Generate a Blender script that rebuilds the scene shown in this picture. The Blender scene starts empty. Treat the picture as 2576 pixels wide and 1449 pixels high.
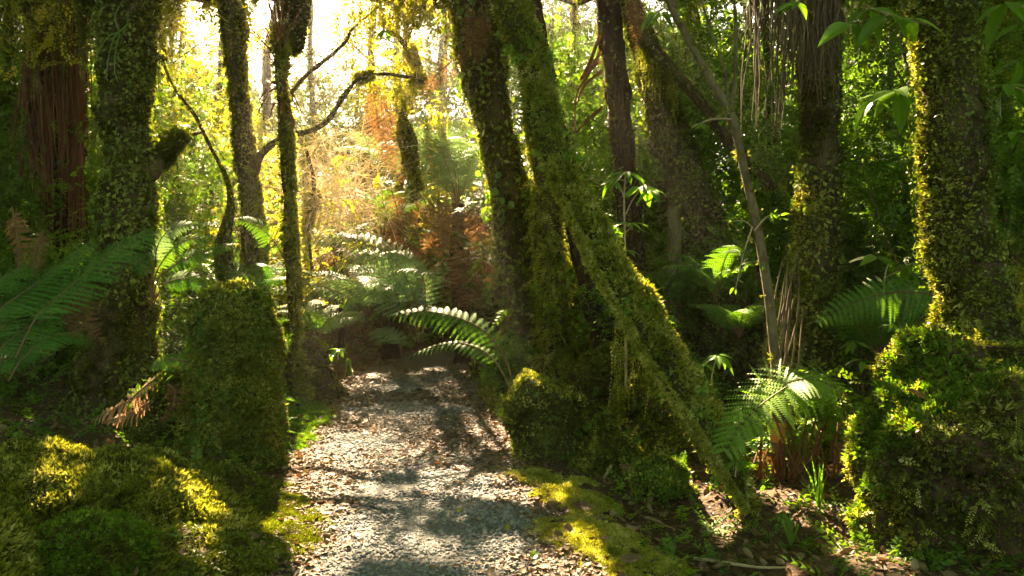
import bpy, math
import numpy as np
from mathutils import Matrix, Vector

rng = np.random.default_rng(11)
SC = bpy.context.scene
COL = SC.collection
F = 2003.0; CZ = 1.5; HY = 640.0

# ------------------------------------------------------------------ camera
cam_d = bpy.data.cameras.new('camera'); cam = bpy.data.objects.new('camera', cam_d); COL.objects.link(cam)
cam.location = (0, 0, CZ); cam.rotation_euler = (math.radians(90), 0, 0)
cam_d.sensor_width = 36; cam_d.lens = 36 * F / 2576; cam_d.shift_y = -(724.5 - HY) / 2576
cam_d.clip_start = 0.05; cam_d.clip_end = 500
SC.camera = cam

# ------------------------------------------------------------------ light
SUN_EL = math.radians(40); SUN_AZ = math.radians(-13.5)      # azimuth from +Y towards +X
S = np.array([math.sin(SUN_AZ) * math.cos(SUN_EL), math.cos(SUN_AZ) * math.cos(SUN_EL), math.sin(SUN_EL)])
w = bpy.data.worlds.new('World'); SC.world = w; w.use_nodes = True
nt = w.node_tree; bg = nt.nodes['Background']
sky = nt.nodes.new('ShaderNodeTexSky'); sky.sky_type = 'NISHITA'; sky.sun_disc = False
sky.sun_elevation = SUN_EL; sky.sun_rotation = SUN_AZ; sky.air_density = 1.0; sky.dust_density = 2.5; sky.ozone_density = 1.0
nt.links.new(sky.outputs[0], bg.inputs[0]); bg.inputs[1].default_value = 0.07
sd = bpy.data.lights.new('sun', 'SUN'); sd.energy = 5.0; sd.angle = math.radians(0.5); sd.color = (1.0, 0.86, 0.62)
so = bpy.data.objects.new('sun', sd); COL.objects.link(so)
so.rotation_euler = Vector(tuple(-S)).to_track_quat('-Z', 'Y').to_euler(); so.location = tuple(S * 40)
SC.view_settings.view_transform = 'Standard'; SC.view_settings.look = 'None'
SC.view_settings.exposure = 3.7
SC.view_settings.use_white_balance = True; SC.view_settings.white_balance_temperature = 8100; SC.view_settings.white_balance_tint = 17; SC.view_settings.gamma = 1.0
cy = SC.cycles
cy.max_bounces = 7; cy.diffuse_bounces = 4; cy.glossy_bounces = 2; cy.transmission_bounces = 4; cy.volume_bounces = 1
cy.transparent_max_bounces = 4; cy.sample_clamp_indirect = 4.0; cy.use_denoising = True; cy.denoising_prefilter = 'ACCURATE'
cy.use_adaptive_sampling = True; cy.adaptive_threshold = 0.02
cy.volume_step_rate = 4.0

# ------------------------------------------------------------------ helpers
def at(px, py, Y): return np.array([(px - 1288) / F * Y, Y, CZ - (py - HY) / F * Y])
def nrm(v): v = np.asarray(v, float); return v / (np.linalg.norm(v, axis=-1, keepdims=True) + 1e-9)
def hashn(ix, iy, iz):
    n = (ix * 374761393 + iy * 668265263 + iz * 2147483647) & 0xffffffff
    n = ((n ^ (n >> 13)) * 1274126177) & 0xffffffff
    return ((n ^ (n >> 16)) & 0xffff) / 65535.0
def vnoise(p):
    p = np.asarray(p, float); i = np.floor(p).astype(np.int64); f = p - i; f = f * f * (3 - 2 * f)
    r = 0
    for a in (0, 1):
        for b in (0, 1):
            for c in (0, 1):
                wt = (f[:, 0] if a else 1 - f[:, 0]) * (f[:, 1] if b else 1 - f[:, 1]) * (f[:, 2] if c else 1 - f[:, 2])
                r = r + wt * hashn(i[:, 0] + a, i[:, 1] + b, i[:, 2] + c)
    return r * 2 - 1
def fbm(p, o=3):
    p = np.asarray(p, float); return sum(vnoise(p * 2 ** k + 17.3 * k) / 2 ** k for k in range(o))

class Geo:
    def __init__(s): s.V = []; s.F = []; s.n = 0; s.R = []
    def add(s, V, Fc, mi=0, rnd=None):
        if len(V) == 0: return s
        s.R.append(np.full(len(V), .5) if rnd is None else rnd)
        Fc = np.asarray(Fc); s.F.append((Fc + s.n, mi)); s.V.append(np.asarray(V, float)); s.n += len(V); return s
    def addm(s, V, Fs, mis):        # one vertex set, several face arrays
        s.V.append(np.asarray(V, float))
        for Fc, mi in zip(Fs, mis):
            if len(Fc): s.F.append((np.asarray(Fc) + s.n, mi))
        s.n += len(V); return s
    def verts(s): return np.concatenate(s.V)
    def tris(s):
        out = []
        for f, _ in s.F:
            if f.shape[1] == 3: out.append(f)
            else: out += [f[:, [0, 1, 2]], f[:, [0, 2, 3]]]
        return np.concatenate(out)
    def mesh(s, name, mats, origin=(0, 0, 0), smooth=False):
        V = s.verts() - np.asarray(origin, float)
        me = bpy.data.meshes.new(name)
        me.vertices.add(len(V)); me.vertices.foreach_set('co', V.astype(np.float32).ravel())
        loops = np.concatenate([f.ravel() for f, _ in s.F]); tot = np.concatenate([np.full(len(f), f.shape[1]) for f, _ in s.F])
        mi = np.concatenate([np.full(len(f), m) for f, m in s.F])
        me.loops.add(len(loops)); me.loops.foreach_set('vertex_index', loops.astype(np.int32))
        me.polygons.add(len(tot)); st = np.concatenate([[0], np.cumsum(tot)[:-1]])
        me.polygons.foreach_set('loop_start', st.astype(np.int32))
        me.polygons.foreach_set('material_index', mi.astype(np.int32))
        if smooth: me.polygons.foreach_set('use_smooth', np.ones(len(tot), bool))
        else: me.polygons.foreach_set('use_smooth', np.zeros(len(tot), bool))
        at_ = me.attributes.new('rnd', 'FLOAT', 'POINT'); at_.data.foreach_set('value', np.concatenate(s.R).astype(np.float32))
        me.update(calc_edges=True); me.validate()
        for m in mats: me.materials.append(m)
        return me
    def build(s, name, mats, parent=None, smooth=False):
        if s.n == 0: return None
        org = np.array(parent.location) if parent is not None else np.zeros(3)
        if parent is not None and parent.parent is not None: org = org + np.array(parent.parent.location)
        if not isinstance(mats, (list, tuple)): mats = [mats]
        o = bpy.data.objects.new(name, s.mesh(name, mats, org, smooth)); COL.objects.link(o)
        if parent is not None: o.parent = parent
        return o

def tag(o, label=None, cat=None, group=None, kind=None):
    if label: o['label'] = label
    if cat: o['category'] = cat
    if group: o['group'] = group
    if kind: o['kind'] = kind
    return o
def thing(name, loc, label, cat, group=None):
    o = bpy.data.objects.new(name, None); COL.objects.link(o); o.location = tuple(loc); o.empty_display_size = .1
    return tag(o, label, cat, group)

def inst(T, P, R, Sc):
    """copies of template T=(verts, faces) at P with rotation matrices R and scale Sc"""
    tv, tf = T; n = len(P)
    if n == 0: return np.zeros((0, 3)), np.zeros((0, tf.shape[1]), int)
    Sc = np.asarray(Sc, float)
    if Sc.ndim == 1: V = tv[None] * Sc[:, None, None]
    else: V = tv[None] * Sc[:, None, :]
    V = np.einsum('nij,nkj->nki', R, V) + P[:, None]
    Fc = tf[None] + (np.arange(n) * len(tv))[:, None, None]
    return V.reshape(-1, 3), Fc.reshape(-1, tf.shape[1])
def scatter(g, Ts, P, R, Sc, mi=0):
    k = rng.integers(0, len(Ts), len(P))
    for i, T in enumerate(Ts):
        m = k == i
        V, Fc = inst(T, P[m], R[m], np.asarray(Sc)[m]); g.add(V, Fc, mi, np.repeat(rng.random(int(m.sum())), len(T[0])))
    return g
def frames_z(N, spin=None):
    """frames whose Z is N, random spin"""
    N = nrm(N); n = len(N); a = rng.uniform(0, 2 * np.pi, n) if spin is None else spin
    h = np.where(np.abs(N[:, 2:3]) < .9, np.array([[0, 0, 1.]]), np.array([[1., 0, 0]]))
    x = nrm(np.cross(h, N)); y = np.cross(N, x)
    X = x * np.cos(a)[:, None] + y * np.sin(a)[:, None]; Y = np.cross(N, X)
    return np.stack([X, Y, N], 2)
def frames_yz(Yd, Zd):
    """frames whose Y is Yd, Z near Zd"""
    Y = nrm(Yd); X = nrm(np.cross(Y, Zd)); Z = np.cross(X, Y)
    return np.stack([X, Y, Z], 2)
def randdir(n, up=0.0):
    v = rng.normal(size=(n, 3)); v[:, 2] += up; return nrm(v)

def sample(g, n, keep=None):
    V = g.verts(); T = g.tris(); a, b, c = V[T[:, 0]], V[T[:, 1]], V[T[:, 2]]
    cr = np.cross(b - a, c - a); A = np.linalg.norm(cr, axis=1); 
    k = rng.choice(len(T), n, p=A / A.sum()); u = rng.random((n, 2)); fl = u.sum(1) > 1; u[fl] = 1 - u[fl]
    P = a[k] + (b[k] - a[k]) * u[:, :1] + (c[k] - a[k]) * u[:, 1:]; N = nrm(cr[k])
    if keep is not None: m = keep(P, N); P, N = P[m], N[m]
    return P, N
def area(g):
    V = g.verts(); T = g.tris(); return np.linalg.norm(np.cross(V[T[:, 1]] - V[T[:, 0]], V[T[:, 2]] - V[T[:, 0]]), axis=1).sum() / 2

def spline(pts, k=10):
    P = np.asarray(pts, float); n = len(P); out = []
    for i in range(n - 1):
        p0 = P[max(i - 1, 0)]; p1 = P[i]; p2 = P[i + 1]; p3 = P[min(i + 2, n - 1)]
        for t in np.arange(k) / k:
            out.append(.5 * ((2 * p1) + (-p0 + p2) * t + (2 * p0 - 5 * p1 + 4 * p2 - p3) * t * t + (-p0 + 3 * p1 - 3 * p2 + p3) * t ** 3))
    out.append(P[-1]); return np.array(out)
def tube(pts4, sides=12, k=8, rough=0.0, freq=5.0, cap=True):
    """pts4: (x,y,z,r) control points -> Verts, quads"""
    C = spline(pts4, k); P = C[:, :3]; r = np.maximum(C[:, 3], 1e-4); n = len(P)
    Tn = nrm(np.gradient(P, axis=0)); ref = np.array([0., 1, 0]) if abs(Tn[0] @ np.array([0, 1, 0])) < .8 else np.array([1., 0, 0])
    X = nrm(np.cross(Tn, ref)); Yv = np.cross(Tn, X)
    a = np.arange(sides) / sides * 2 * np.pi
    V = P[:, None] + (X[:, None] * np.cos(a)[None, :, None] + Yv[:, None] * np.sin(a)[None, :, None]) * r[:, None, None]
    V = V.reshape(-1, 3)
    if rough:
        rr = np.repeat(r, sides); d = V - np.repeat(P, sides, 0)
        V = V + nrm(d) * (fbm(V * freq) * rough * rr)[:, None]
    i = np.arange(n - 1)[:, None] * sides; j = np.arange(sides)[None]; j2 = (j + 1) % sides
    Q = np.stack([i + j, i + j2, i + sides + j2, i + sides + j], 2).reshape(-1, 4)
    return V, Q
def tube_geo(pts4, **kw):
    g = Geo(); V, Q = tube(pts4, **kw); return g.add(V, Q)

def loft(rows, Y, depth=1.0, sides=28, k=5, rough=.12, freq=4.0, dy=0.0, lean=0.0, slope=0.0, sq=0.0):
    """rows of (py, px_left, px_right) silhouettes at distance Y -> closed lump"""
    R = []
    for (py, l, r) in rows:
        a, b = at(l, py, Y), at(r, py, Y); R.append([(a[0] + b[0]) / 2, a[2], max((b[0] - a[0]) * .2, (b[0] - a[0]) / 2 - .035)])
    C = spline(R, k); n = len(C); a = np.arange(sides) / sides * 2 * np.pi
    V = np.zeros((n, sides, 3)); ex = 1 - .5 * sq; ca = np.sign(np.cos(a)) * np.abs(np.cos(a)) ** ex; sa = np.sign(np.sin(a)) * np.abs(np.sin(a)) ** ex; V[:, :, 0] = C[:, 0:1] + C[:, 2:3] * ca; V[:, :, 1] = Y + dy + C[:, 2:3] * depth * sa + lean * (C[:, 1:2]); V[:, :, 2] = C[:, 1:2]
    V[:, :, 2] -= slope * (V[:, :, 0] - V[:, :, 0].min()) * np.linspace(1, 0, n)[:, None]; V = V.reshape(-1, 3); cen = np.repeat(np.stack([C[:, 0], np.full(n, Y + dy), C[:, 1]], 1), sides, 0)
    d = V - cen; d[:, 2] += .3 * np.linalg.norm(d, axis=1) * (np.repeat(np.arange(n), sides) < n * .2)
    V = V + nrm(d) * ((fbm(V * freq * .55 + 3, 2) * rough * .8 + fbm(V * freq * 2, 3) * rough * .35) * np.minimum(1, np.linalg.norm(d, axis=1) / .1) * .6)[:, None]
    i = np.arange(n - 1)[:, None] * sides; j = np.arange(sides)[None]; j2 = (j + 1) % sides
    Q = np.stack([i + j, i + j2, i + sides + j2, i + sides + j], 2).reshape(-1, 4)
    g = Geo(); g.add(V, Q)
    top = V[:sides].mean(0); V2 = np.vstack([V[:sides], top]); g.add(V2, np.array([[sides, q, (q + 1) % sides] for q in range(sides)])[:, ::-1])
    # outward winding check
    t = g.tris(); vv = g.verts(); cr = np.cross(vv[t[:, 1]] - vv[t[:, 0]], vv[t[:, 2]] - vv[t[:, 0]]); mid = vv[t].mean(1) - vv.mean(0)
    if (cr * mid).sum() < 0: g.F = [(f[:, ::-1], m) for f, m in g.F]
    return g
def fixwind(g):
    t = g.tris(); vv = g.verts(); return g

# ------------------------------------------------------------------ gaps shaped into the leaves so the sun lands on chosen spots (x,y,z,r)
def gpt(px, py, z=0.0): Y = (CZ - z) * F / (py - HY); return at(px, py, Y)
LIT = []
def lit(px, py, Y, r): LIT.append((*at(px, py, Y), r))
def litg(px, py, r): LIT.append((*gpt(px, py), r * .62))
for a in [(1010, 1018, .2), (1060, 1022, .26), (1110, 1026, .2), (985, 1098, .14), (940, 1112, .1), (1030, 1112, .1), (1160, 1052, .16), (1215, 1070, .16), (1235, 1105, .2), (1270, 1135, .26),
          (1330, 1160, .2), (1395, 1185, .2), (1450, 1210, .16), (1510, 1225, .2), (1570, 1250, .15), (900, 988, .16), (960, 978, .18), (930, 1010, .12), (870, 1025, .1), (1190, 965, .12), (1330, 1240, .16), (1400, 1262, .18),
          (1460, 1350, .14), (1560, 1400, .22), (1500, 1380, .12), (1650, 1340, .14), (1720, 1260, .2), (1790, 1250, .2), (1690, 1200, .15), (1740, 1330, .12), (1830, 1370, .14), (1700, 1400, .1),
          (1160, 1330, .07), (1250, 1400, .08), (1040, 1370, .05), (1120, 1180, .06), (1880, 1330, .16), (1950, 1360, .12), (1680, 1290, .16), (1770, 1310, .18), (1900, 1400, .12), (1600, 1320, .14), (1820, 1280, .2), (1860, 1420, .15), (2020, 1410, .1), (1100, 945, .25), (1000, 935, .2)]: litg(*a)
for a in [(1330, 938, 5.9, .2), (1400, 955, 5.9, .2), (1465, 1000, 5.8, .18), (1500, 1050, 5.5, .15), (1460, 1110, 5.5, .14), (1600, 960, 6.2, .18), (1560, 1000, 6., .15), (1300, 1040, 6., .18),
          (1640, 780, 5.0, .3), (1700, 860, 5.0, .3), (1760, 940, 4.9, .26), (1830, 1130, 4.8, .2), (1560, 690, 5.3, .3), (1500, 600, 5.5, .3), (1440, 500, 5.7, .28), (1400, 400, 5.9, .25), (1360, 300, 6.1, .25), (1330, 180, 6.3, .22),
          (1375, 480, 8.7, .4), (1370, 580, 8.7, .45), (1370, 690, 8.7, .35), (1225, 420, 9.5, .5), (1240, 600, 9.5, .3), (1250, 750, 9.5, .3), (1190, 250, 9.5, .5), (1160, 120, 9.5, .5), (1270, 900, 9.5, .4),
          (2310, 150, 4.2, .2), (2325, 280, 4.2, .2), (2335, 420, 4.2, .18), (2340, 560, 4.2, .14), (2350, 760, 4.2, .2), (2350, 860, 4.2, .22), (2290, 950, 4.1, .22), (2240, 980, 4.1, .14), (2400, 1000, 4.0, .2), (2260, 1150, 3.9, .14), (2480, 1090, 3.8, .14),
          (1950, 975, 4.8, .26), (1900, 1010, 4.8, .2), (2040, 960, 4.8, .16), (2110, 805, 5.4, .1), (1990, 520, 6.5, .3), (1985, 640, 6.5, .3), (1975, 740, 6.4, .3), (1960, 850, 6.3, .35),
          (1935, 760, 5.2, .2), (1920, 640, 5.2, .2), (1895, 500, 5.2, .2), (1870, 380, 5.2, .16), (1945, 900, 5.2, .25), (1850, 600, 5.1, .18), (1870, 690, 5.1, .16),
          (1580, 450, 6.4, .34), (1580, 560, 6.4, .3), (1570, 640, 6.4, .2), (1650, 470, 6.4, .2), (1800, 910, 5.6, .25), (1840, 860, 6, .3),
          (1150, 800, 6.2, .22), (1060, 790, 6.3, .2), (1230, 800, 6.1, .2), (1120, 870, 6.1, .2),
          (690, 760, 5.7, .2), (710, 850, 5.7, .16), (640, 710, 5.8, .22), (560, 712, 5.8, .14), (755, 320, 8, .4), (765, 500, 8, .4), (765, 650, 8, .35), (770, 760, 8, .25), (750, 150, 8, .5),
          (640, 250, 9, .5), (660, 480, 9, .5), (670, 620, 9, .3), (500, 335, 8.5, .3), (370, 300, 7, .25), (375, 480, 7, .22), (370, 640, 7, .2), (445, 572, 6.5, .2), (640, 565, 7.2, .25),
          (860, 620, 9.5, .7), (900, 700, 9.5, .6), (830, 790, 9, .3), (1000, 620, 10, .6), (1120, 330, 12, 1.0), (1090, 430, 12, 1.0), (1180, 500, 12, .5), (1040, 700, 10, .4),
          (800, 480, 11, 1.2), (900, 400, 11, 1.4), (980, 300, 11, 1.2), (850, 200, 12, 1.6), (1000, 120, 12, 1.6), (700, 100, 12, 1.3), (950, 480, 11, 1.0), (840, 420, 10, 1.2), (880, 300, 10, 1.3), (760, 250, 10, 1.0), (1040, 60, 10, 1.0), (1050, 200, 10.5, .9),
          (470, 420, 13, 1.6), (450, 180, 13, 1.3), (440, 560, 12, .8), (560, 250, 12, 1.0), (150, 420, 12, .7), (20, 60, 14, .8), (230, 380, 12, .4),
          (1930, 60, 15, 1.6), (1800, 30, 15, 1.0), (1450, 150, 14, .9), (1480, 350, 14, .6), (2230, 250, 12, 1.2), (2200, 480, 12, .7), (1700, 420, 13, .5), (1850, 560, 11, .5), (2530, 330, 9, .6), (2540, 650, 8, .4), (2250, 620, 7.5, .2),
          (1400, 30, 14, .8), (1860, 1240, 4.7, .2), (1440, 640, 8, .2), (2150, 1100, 5.0, .15), (340, 1110, 4.3, .10), (430, 1130, 4.3, .08), (200, 1120, 4.3, .09), (520, 1160, 4.2, .07), (120, 1190, 3.9, .07), (250, 1290, 3.3, .07), (60, 1330, 3.0, .07), (270, 1180, 4.0, .07), (380, 1200, 4.0, .06)]: lit(*a)  # small left bank spots are extra gaps added to brighten its moss
LIT = np.array(LIT)
def keep_light(P, margin=0.0, amin=1.6):
    """True where a leaf does not stand in a gap through which the sun reaches one of the sunny spots"""
    P = np.asarray(P); ok = np.ones(len(P), bool)
    for T in LIT:
        v = P - T[:3]; al = v @ S; pp = np.sqrt(np.maximum((v * v).sum(1) - al * al, 0)); ok &= ~((al > amin) & (pp < T[3] + margin))
    return ok
def cull_faces(g, margin=.03, amin=1.6, clearing=False):
    """leave out single leaves (not whole sprays) that would close a sunlit gap"""
    V = g.verts(); near = None; out = []
    for f, mi in g.F:
        c = V[f[:, 0]]; k = np.ones(len(f), bool)
        for T in LIT:
            v = c - T[:3]; al = v @ S; pp = (v * v).sum(1) - al * al; k &= ~((al > amin) & (pp < (T[3] + margin) ** 2))
        out.append((f[k], mi))
    g.F = out; return g
def screen(P): return 1288 + P[:, 0] / np.maximum(P[:, 1], .1) * F, HY - (P[:, 2] - CZ) / np.maximum(P[:, 1], .1) * F
def keep_clearing(P):
    """the clearing in the forest behind, through which the low sky shines"""
    x, y = screen(P)
    d = np.sqrt(((x - 830) / 300) ** 2 + ((y - 60) / 290) ** 2) + fbm(P * 1.1) * .28
    d2 = np.sqrt(((x - 820) / 150) ** 2 + ((y - 500) / 90) ** 2) + fbm(P * 1.1) * .3
    return (rng.random(len(P)) < np.clip((d - .0) * 1.0, .36, 1)) & (rng.random(len(P)) < np.clip((d2 - .3) * 1.2, .2, 1)) | (P[:, 1] < 9)

# ------------------------------------------------------------------ materials
def newmat(name):
    m = bpy.data.materials.new(name); m.use_nodes = True; n = m.node_tree.nodes; n.clear(); return m, n, m.node_tree.links
def ramp(n, stops):
    r = n.new('ShaderNodeValToRGB'); e = r.color_ramp.elements
    while len(e) < len(stops): e.new(.5)
    for i, (p, c) in enumerate(stops): e[i].position = p; e[i].color = (*c, 1)
    return r
def leafmat(name, cols, trans=.45, tcol=(1.5, 1.6, .5), rough=.45, spec=.35, nscale=.8):
    m, n, L = newmat(name)
    geo = n.new('ShaderNodeNewGeometry'); tc = n.new('ShaderNodeTexCoord'); no = n.new('ShaderNodeTexNoise'); no.inputs['Scale'].default_value = nscale; no.inputs['Detail'].default_value = 3
    L.new(geo.outputs['Position'], no.inputs['Vector'])
    mx = n.new('ShaderNodeMath'); mx.operation = 'MULTIPLY_ADD'; mx.inputs[1].default_value = .3
    mp = n.new('ShaderNodeMapRange'); mp.inputs[1].default_value = .3; mp.inputs[2].default_value = .7; mp.inputs[3].default_value = -.1; mp.inputs[4].default_value = .45
    L.new(no.outputs[0], mp.inputs[0]); L.new(geo.outputs['Random Per Island'], mx.inputs[0]); at_ = n.new('ShaderNodeAttribute'); at_.attribute_name = 'rnd'; mz = n.new('ShaderNodeMath'); mz.operation = 'MULTIPLY_ADD'; mz.inputs[1].default_value = .45; L.new(at_.outputs['Fac'], mz.inputs[0]); L.new(mp.outputs[0], mz.inputs[2]); L.new(mz.outputs[0], mx.inputs[2])
    r = ramp(n, [(i / (len(cols) - 1), c) for i, c in enumerate(cols)]); L.new(mx.outputs[0], r.inputs[0])
    p = n.new('ShaderNodeBsdfPrincipled'); p.inputs['Roughness'].default_value = rough; p.inputs['Specular IOR Level'].default_value = spec
    t = n.new('ShaderNodeBsdfTranslucent'); mm = n.new('ShaderNodeMix'); mm.data_type = 'RGBA'; mm.blend_type = 'MULTIPLY'; mm.inputs[0].default_value = 1
    mm.inputs[7].default_value = (*tcol, 1); L.new(r.outputs[0], mm.inputs[6]); L.new(mm.outputs[2], t.inputs[0]); L.new(r.outputs[0], p.inputs['Base Color'])
    ms = n.new('ShaderNodeMixShader'); ms.inputs[0].default_value = trans; o = n.new('ShaderNodeOutputMaterial')
    L.new(p.outputs[0], ms.inputs[1]); L.new(t.outputs[0], ms.inputs[2]); L.new(ms.outputs[0], o.inputs[0]); return m
def surfmat(name, cols, scale=6, detail=6, bump=.6, rough=.9, bscale=30, stretch=(1, 1, 1), dist=.02, vor=False):
    m, n, L = newmat(name); tc = n.new('ShaderNodeNewGeometry'); mp = n.new('ShaderNodeMapping'); mp.inputs['Scale'].default_value = stretch
    L.new(tc.outputs['Position'], mp.inputs[0])
    if vor:
        no = n.new('ShaderNodeTexVoronoi'); no.inputs['Scale'].default_value = scale; src = no.outputs['Color']
    else:
        no = n.new('ShaderNodeTexNoise'); no.inputs['Scale'].default_value = scale; no.inputs['Detail'].default_value = detail; no.inputs['Roughness'].default_value = .65; src = no.outputs[0]
    L.new(mp.outputs[0], no.inputs['Vector']); r = ramp(n, [(.28 + .44 * i / (len(cols) - 1), c) for i, c in enumerate(cols)])
    L.new(src, r.inputs[0]); n2 = n.new('ShaderNodeTexNoise'); n2.inputs['Scale'].default_value = bscale; n2.inputs['Detail'].default_value = 6
    L.new(mp.outputs[0], n2.inputs['Vector']); b = n.new('ShaderNodeBump'); b.inputs['Strength'].default_value = bump; b.inputs['Distance'].default_value = dist; L.new(n2.outputs[0], b.inputs['Height'])
    p = n.new('ShaderNodeBsdfPrincipled'); p.inputs['Roughness'].default_value = rough; p.inputs['Specular IOR Level'].default_value = .25
    L.new(r.outputs[0], p.inputs['Base Color']); L.new(b.outputs[0], p.inputs['Normal']); o = n.new('ShaderNodeOutputMaterial'); L.new(p.outputs[0], o.inputs[0]); return m

M = {}
M['moss'] = leafmat('moss', [(.04, .05, .006), (.11, .135, .013), (.20, .22, .035), (.36, .36, .10)], trans=.45, tcol=(1.45, 1.4, .75), rough=.7, spec=.15, nscale=5)
M['moss_yellow'] = leafmat('moss_yellow', [(.06, .08, .01), (.18, .20, .02), (.31, .32, .06), (.54, .51, .20)], trans=.42, tcol=(1.45, 1.35, .8), rough=.7, spec=.15, nscale=6)  # yellow green moss; on sunward edges and tops it carries painted sunlight
M['moss_green'] = leafmat('moss_green', [(.025, .055, .008), (.06, .14, .014), (.12, .24, .025), (.26, .37, .05)], trans=.4, rough=.7, spec=.15, nscale=5)
M['moss_dark'] = leafmat('moss_dark', [(.035, .025, .008), (.055, .06, .010), (.10, .12, .018), (.20, .22, .04)], trans=.3, rough=.7, spec=.15, nscale=4)  # darker moss; on trunks their shade is put into this colour
M['leaf'] = leafmat('leaf', [(.025, .06, .012), (.05, .12, .018), (.09, .18, .02), (.16, .24, .03)], trans=.5, nscale=1.2)
M['leaf_ivy'] = leafmat('leaf_ivy', [(.035, .06, .012), (.07, .11, .018), (.13, .18, .025), (.27, .29, .06)], trans=.4, nscale=3)
M['leaf_far'] = leafmat('leaf_far', [(.04, .10, .015), (.08, .17, .02), (.13, .24, .025), (.24, .32, .04)], trans=.55, tcol=(1.5, 1.6, .55), nscale=.5)
M['leaf_gold'] = leafmat('leaf_gold', [(.12, .13, .015), (.24, .24, .025), (.36, .34, .04), (.46, .38, .06)], trans=.6, tcol=(1.4, 1.35, .6), nscale=.7)  # sun glow of the gap put into leaf colour; also plain yellow leaves
M['leaf_big'] = leafmat('leaf_big', [(.06, .14, .02), (.09, .20, .03), (.13, .26, .04)], trans=.5, rough=.3, spec=.5, nscale=2)
M['fern'] = leafmat('fern', [(.04, .12, .02), (.07, .18, .03), (.11, .25, .04)], trans=.42, tcol=(1.6, 1.5, .5), rough=.55, spec=.18, nscale=2)
M['fern_bright'] = leafmat('fern_bright', [(.09, .20, .03), (.13, .27, .04), (.19, .34, .06)], trans=.42, tcol=(1.5, 1.5, .5), rough=.5, spec=.25, nscale=2)  # lighter fern copy with sunlight put into the colour
M['fern_teal'] = leafmat('fern_teal', [(.07, .16, .06), (.11, .21, .09), (.16, .27, .11)], trans=.4, tcol=(1.4, 1.3, .8), rough=.5, spec=.3, nscale=2)
M['fern_dark'] = leafmat('fern_dark', [(.03, .10, .018), (.05, .145, .025), (.08, .20, .035)], trans=.3, tcol=(1.3, 1.5, .5), rough=.55, spec=.15, nscale=2)
M['dead'] = leafmat('dead_fern', [(.055, .028, .013), (.115, .062, .028), (.175, .10, .045), (.27, .165, .08)], trans=.4, tcol=(1.25, 1.02, .75), rough=.7, spec=.1, nscale=2)
M['dead_pale'] = leafmat('dead_pale', [(.22, .13, .08), (.34, .22, .14), (.45, .32, .22)], trans=.5, tcol=(1.5, 1.1, .8), rough=.7, spec=.1, nscale=2)
M['litter'] = leafmat('litter', [(.03, .018, .010), (.07, .04, .02), (.11, .065, .032), (.15, .098, .052), (.21, .155, .09)], trans=.15, tcol=(1.4, 1, .6), rough=.6, spec=.3, nscale=6)
M['pebble'] = leafmat('pebble', [(.035, .04, .045), (.065, .072, .08), (.11, .118, .124), (.19, .19, .186), (.09, .098, .104)], trans=0.0, rough=.7, spec=.15, nscale=3)
M['twig_glow'] = leafmat('twig_glow', [(.42, .36, .27), (.54, .48, .38), (.66, .60, .50)], trans=.6, tcol=(1.2, 1.15, 1.0), rough=.7, spec=.1, nscale=2)  # pale, translucent colour stands for sun glare on the twigs
M['strand_tan'] = leafmat('strand_tan', [(.045, .028, .014), (.10, .065, .034), (.20, .14, .075)], trans=.1, rough=.7, nscale=2)
M['strand_red'] = leafmat('strand_red', [(.05, .015, .008), (.10, .03, .014), (.17, .06, .025), (.22, .10, .04)], trans=.1, rough=.7, nscale=2)
M['bark'] = surfmat('bark', [(.018, .010, .006), (.05, .03, .014), (.085, .06, .025), (.05, .06, .015)], scale=5, stretch=(1, 1, .35), bscale=26, bump=1, dist=.04)
M['bark_fern'] = surfmat('bark_fern', [(.012, .006, .004), (.035, .014, .008), (.07, .028, .012)], scale=14, stretch=(1, 1, .2), bscale=30, bump=1, dist=.05)
M['bark_pale'] = surfmat('bark_pale', [(.045, .03, .015), (.09, .065, .035), (.15, .12, .07), (.07, .07, .025)], scale=12, stretch=(1, 1, .5), bscale=40, bump=.6)
M['bark_moss'] = surfmat('bark_moss', [(.02, .014, .006), (.045, .04, .01), (.07, .075, .015)], scale=7, bscale=30, bump=1, dist=.04)
M['twig'] = surfmat('twig', [(.07, .04, .02), (.14, .09, .05), (.20, .15, .08)], scale=20, bscale=60, bump=.3)
M['twig_pale'] = surfmat('twig_pale', [(.28, .20, .12), (.40, .32, .20)], scale=20, bscale=60, bump=.3)
M['stem'] = surfmat('stem', [(.09, .045, .02), (.15, .09, .04)], scale=20, bscale=60, bump=.2, rough=.5)
M['soil'] = surfmat('soil', [(.02, .011, .006), (.045, .025, .012), (.08, .045, .02), (.05, .05, .015)], scale=9, bscale=40, bump=1, dist=.03)
M['path'] = surfmat('path', [(.035, .033, .03), (.07, .069, .067), (.11, .108, .103), (.085, .066, .045)], scale=60, bscale=110, bump=1, dist=.012, rough=.8)
M['orange_band'] = surfmat('orange_band', [(.35, .16, .04), (.5, .25, .07)], scale=20, bscale=60, bump=.2)

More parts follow.
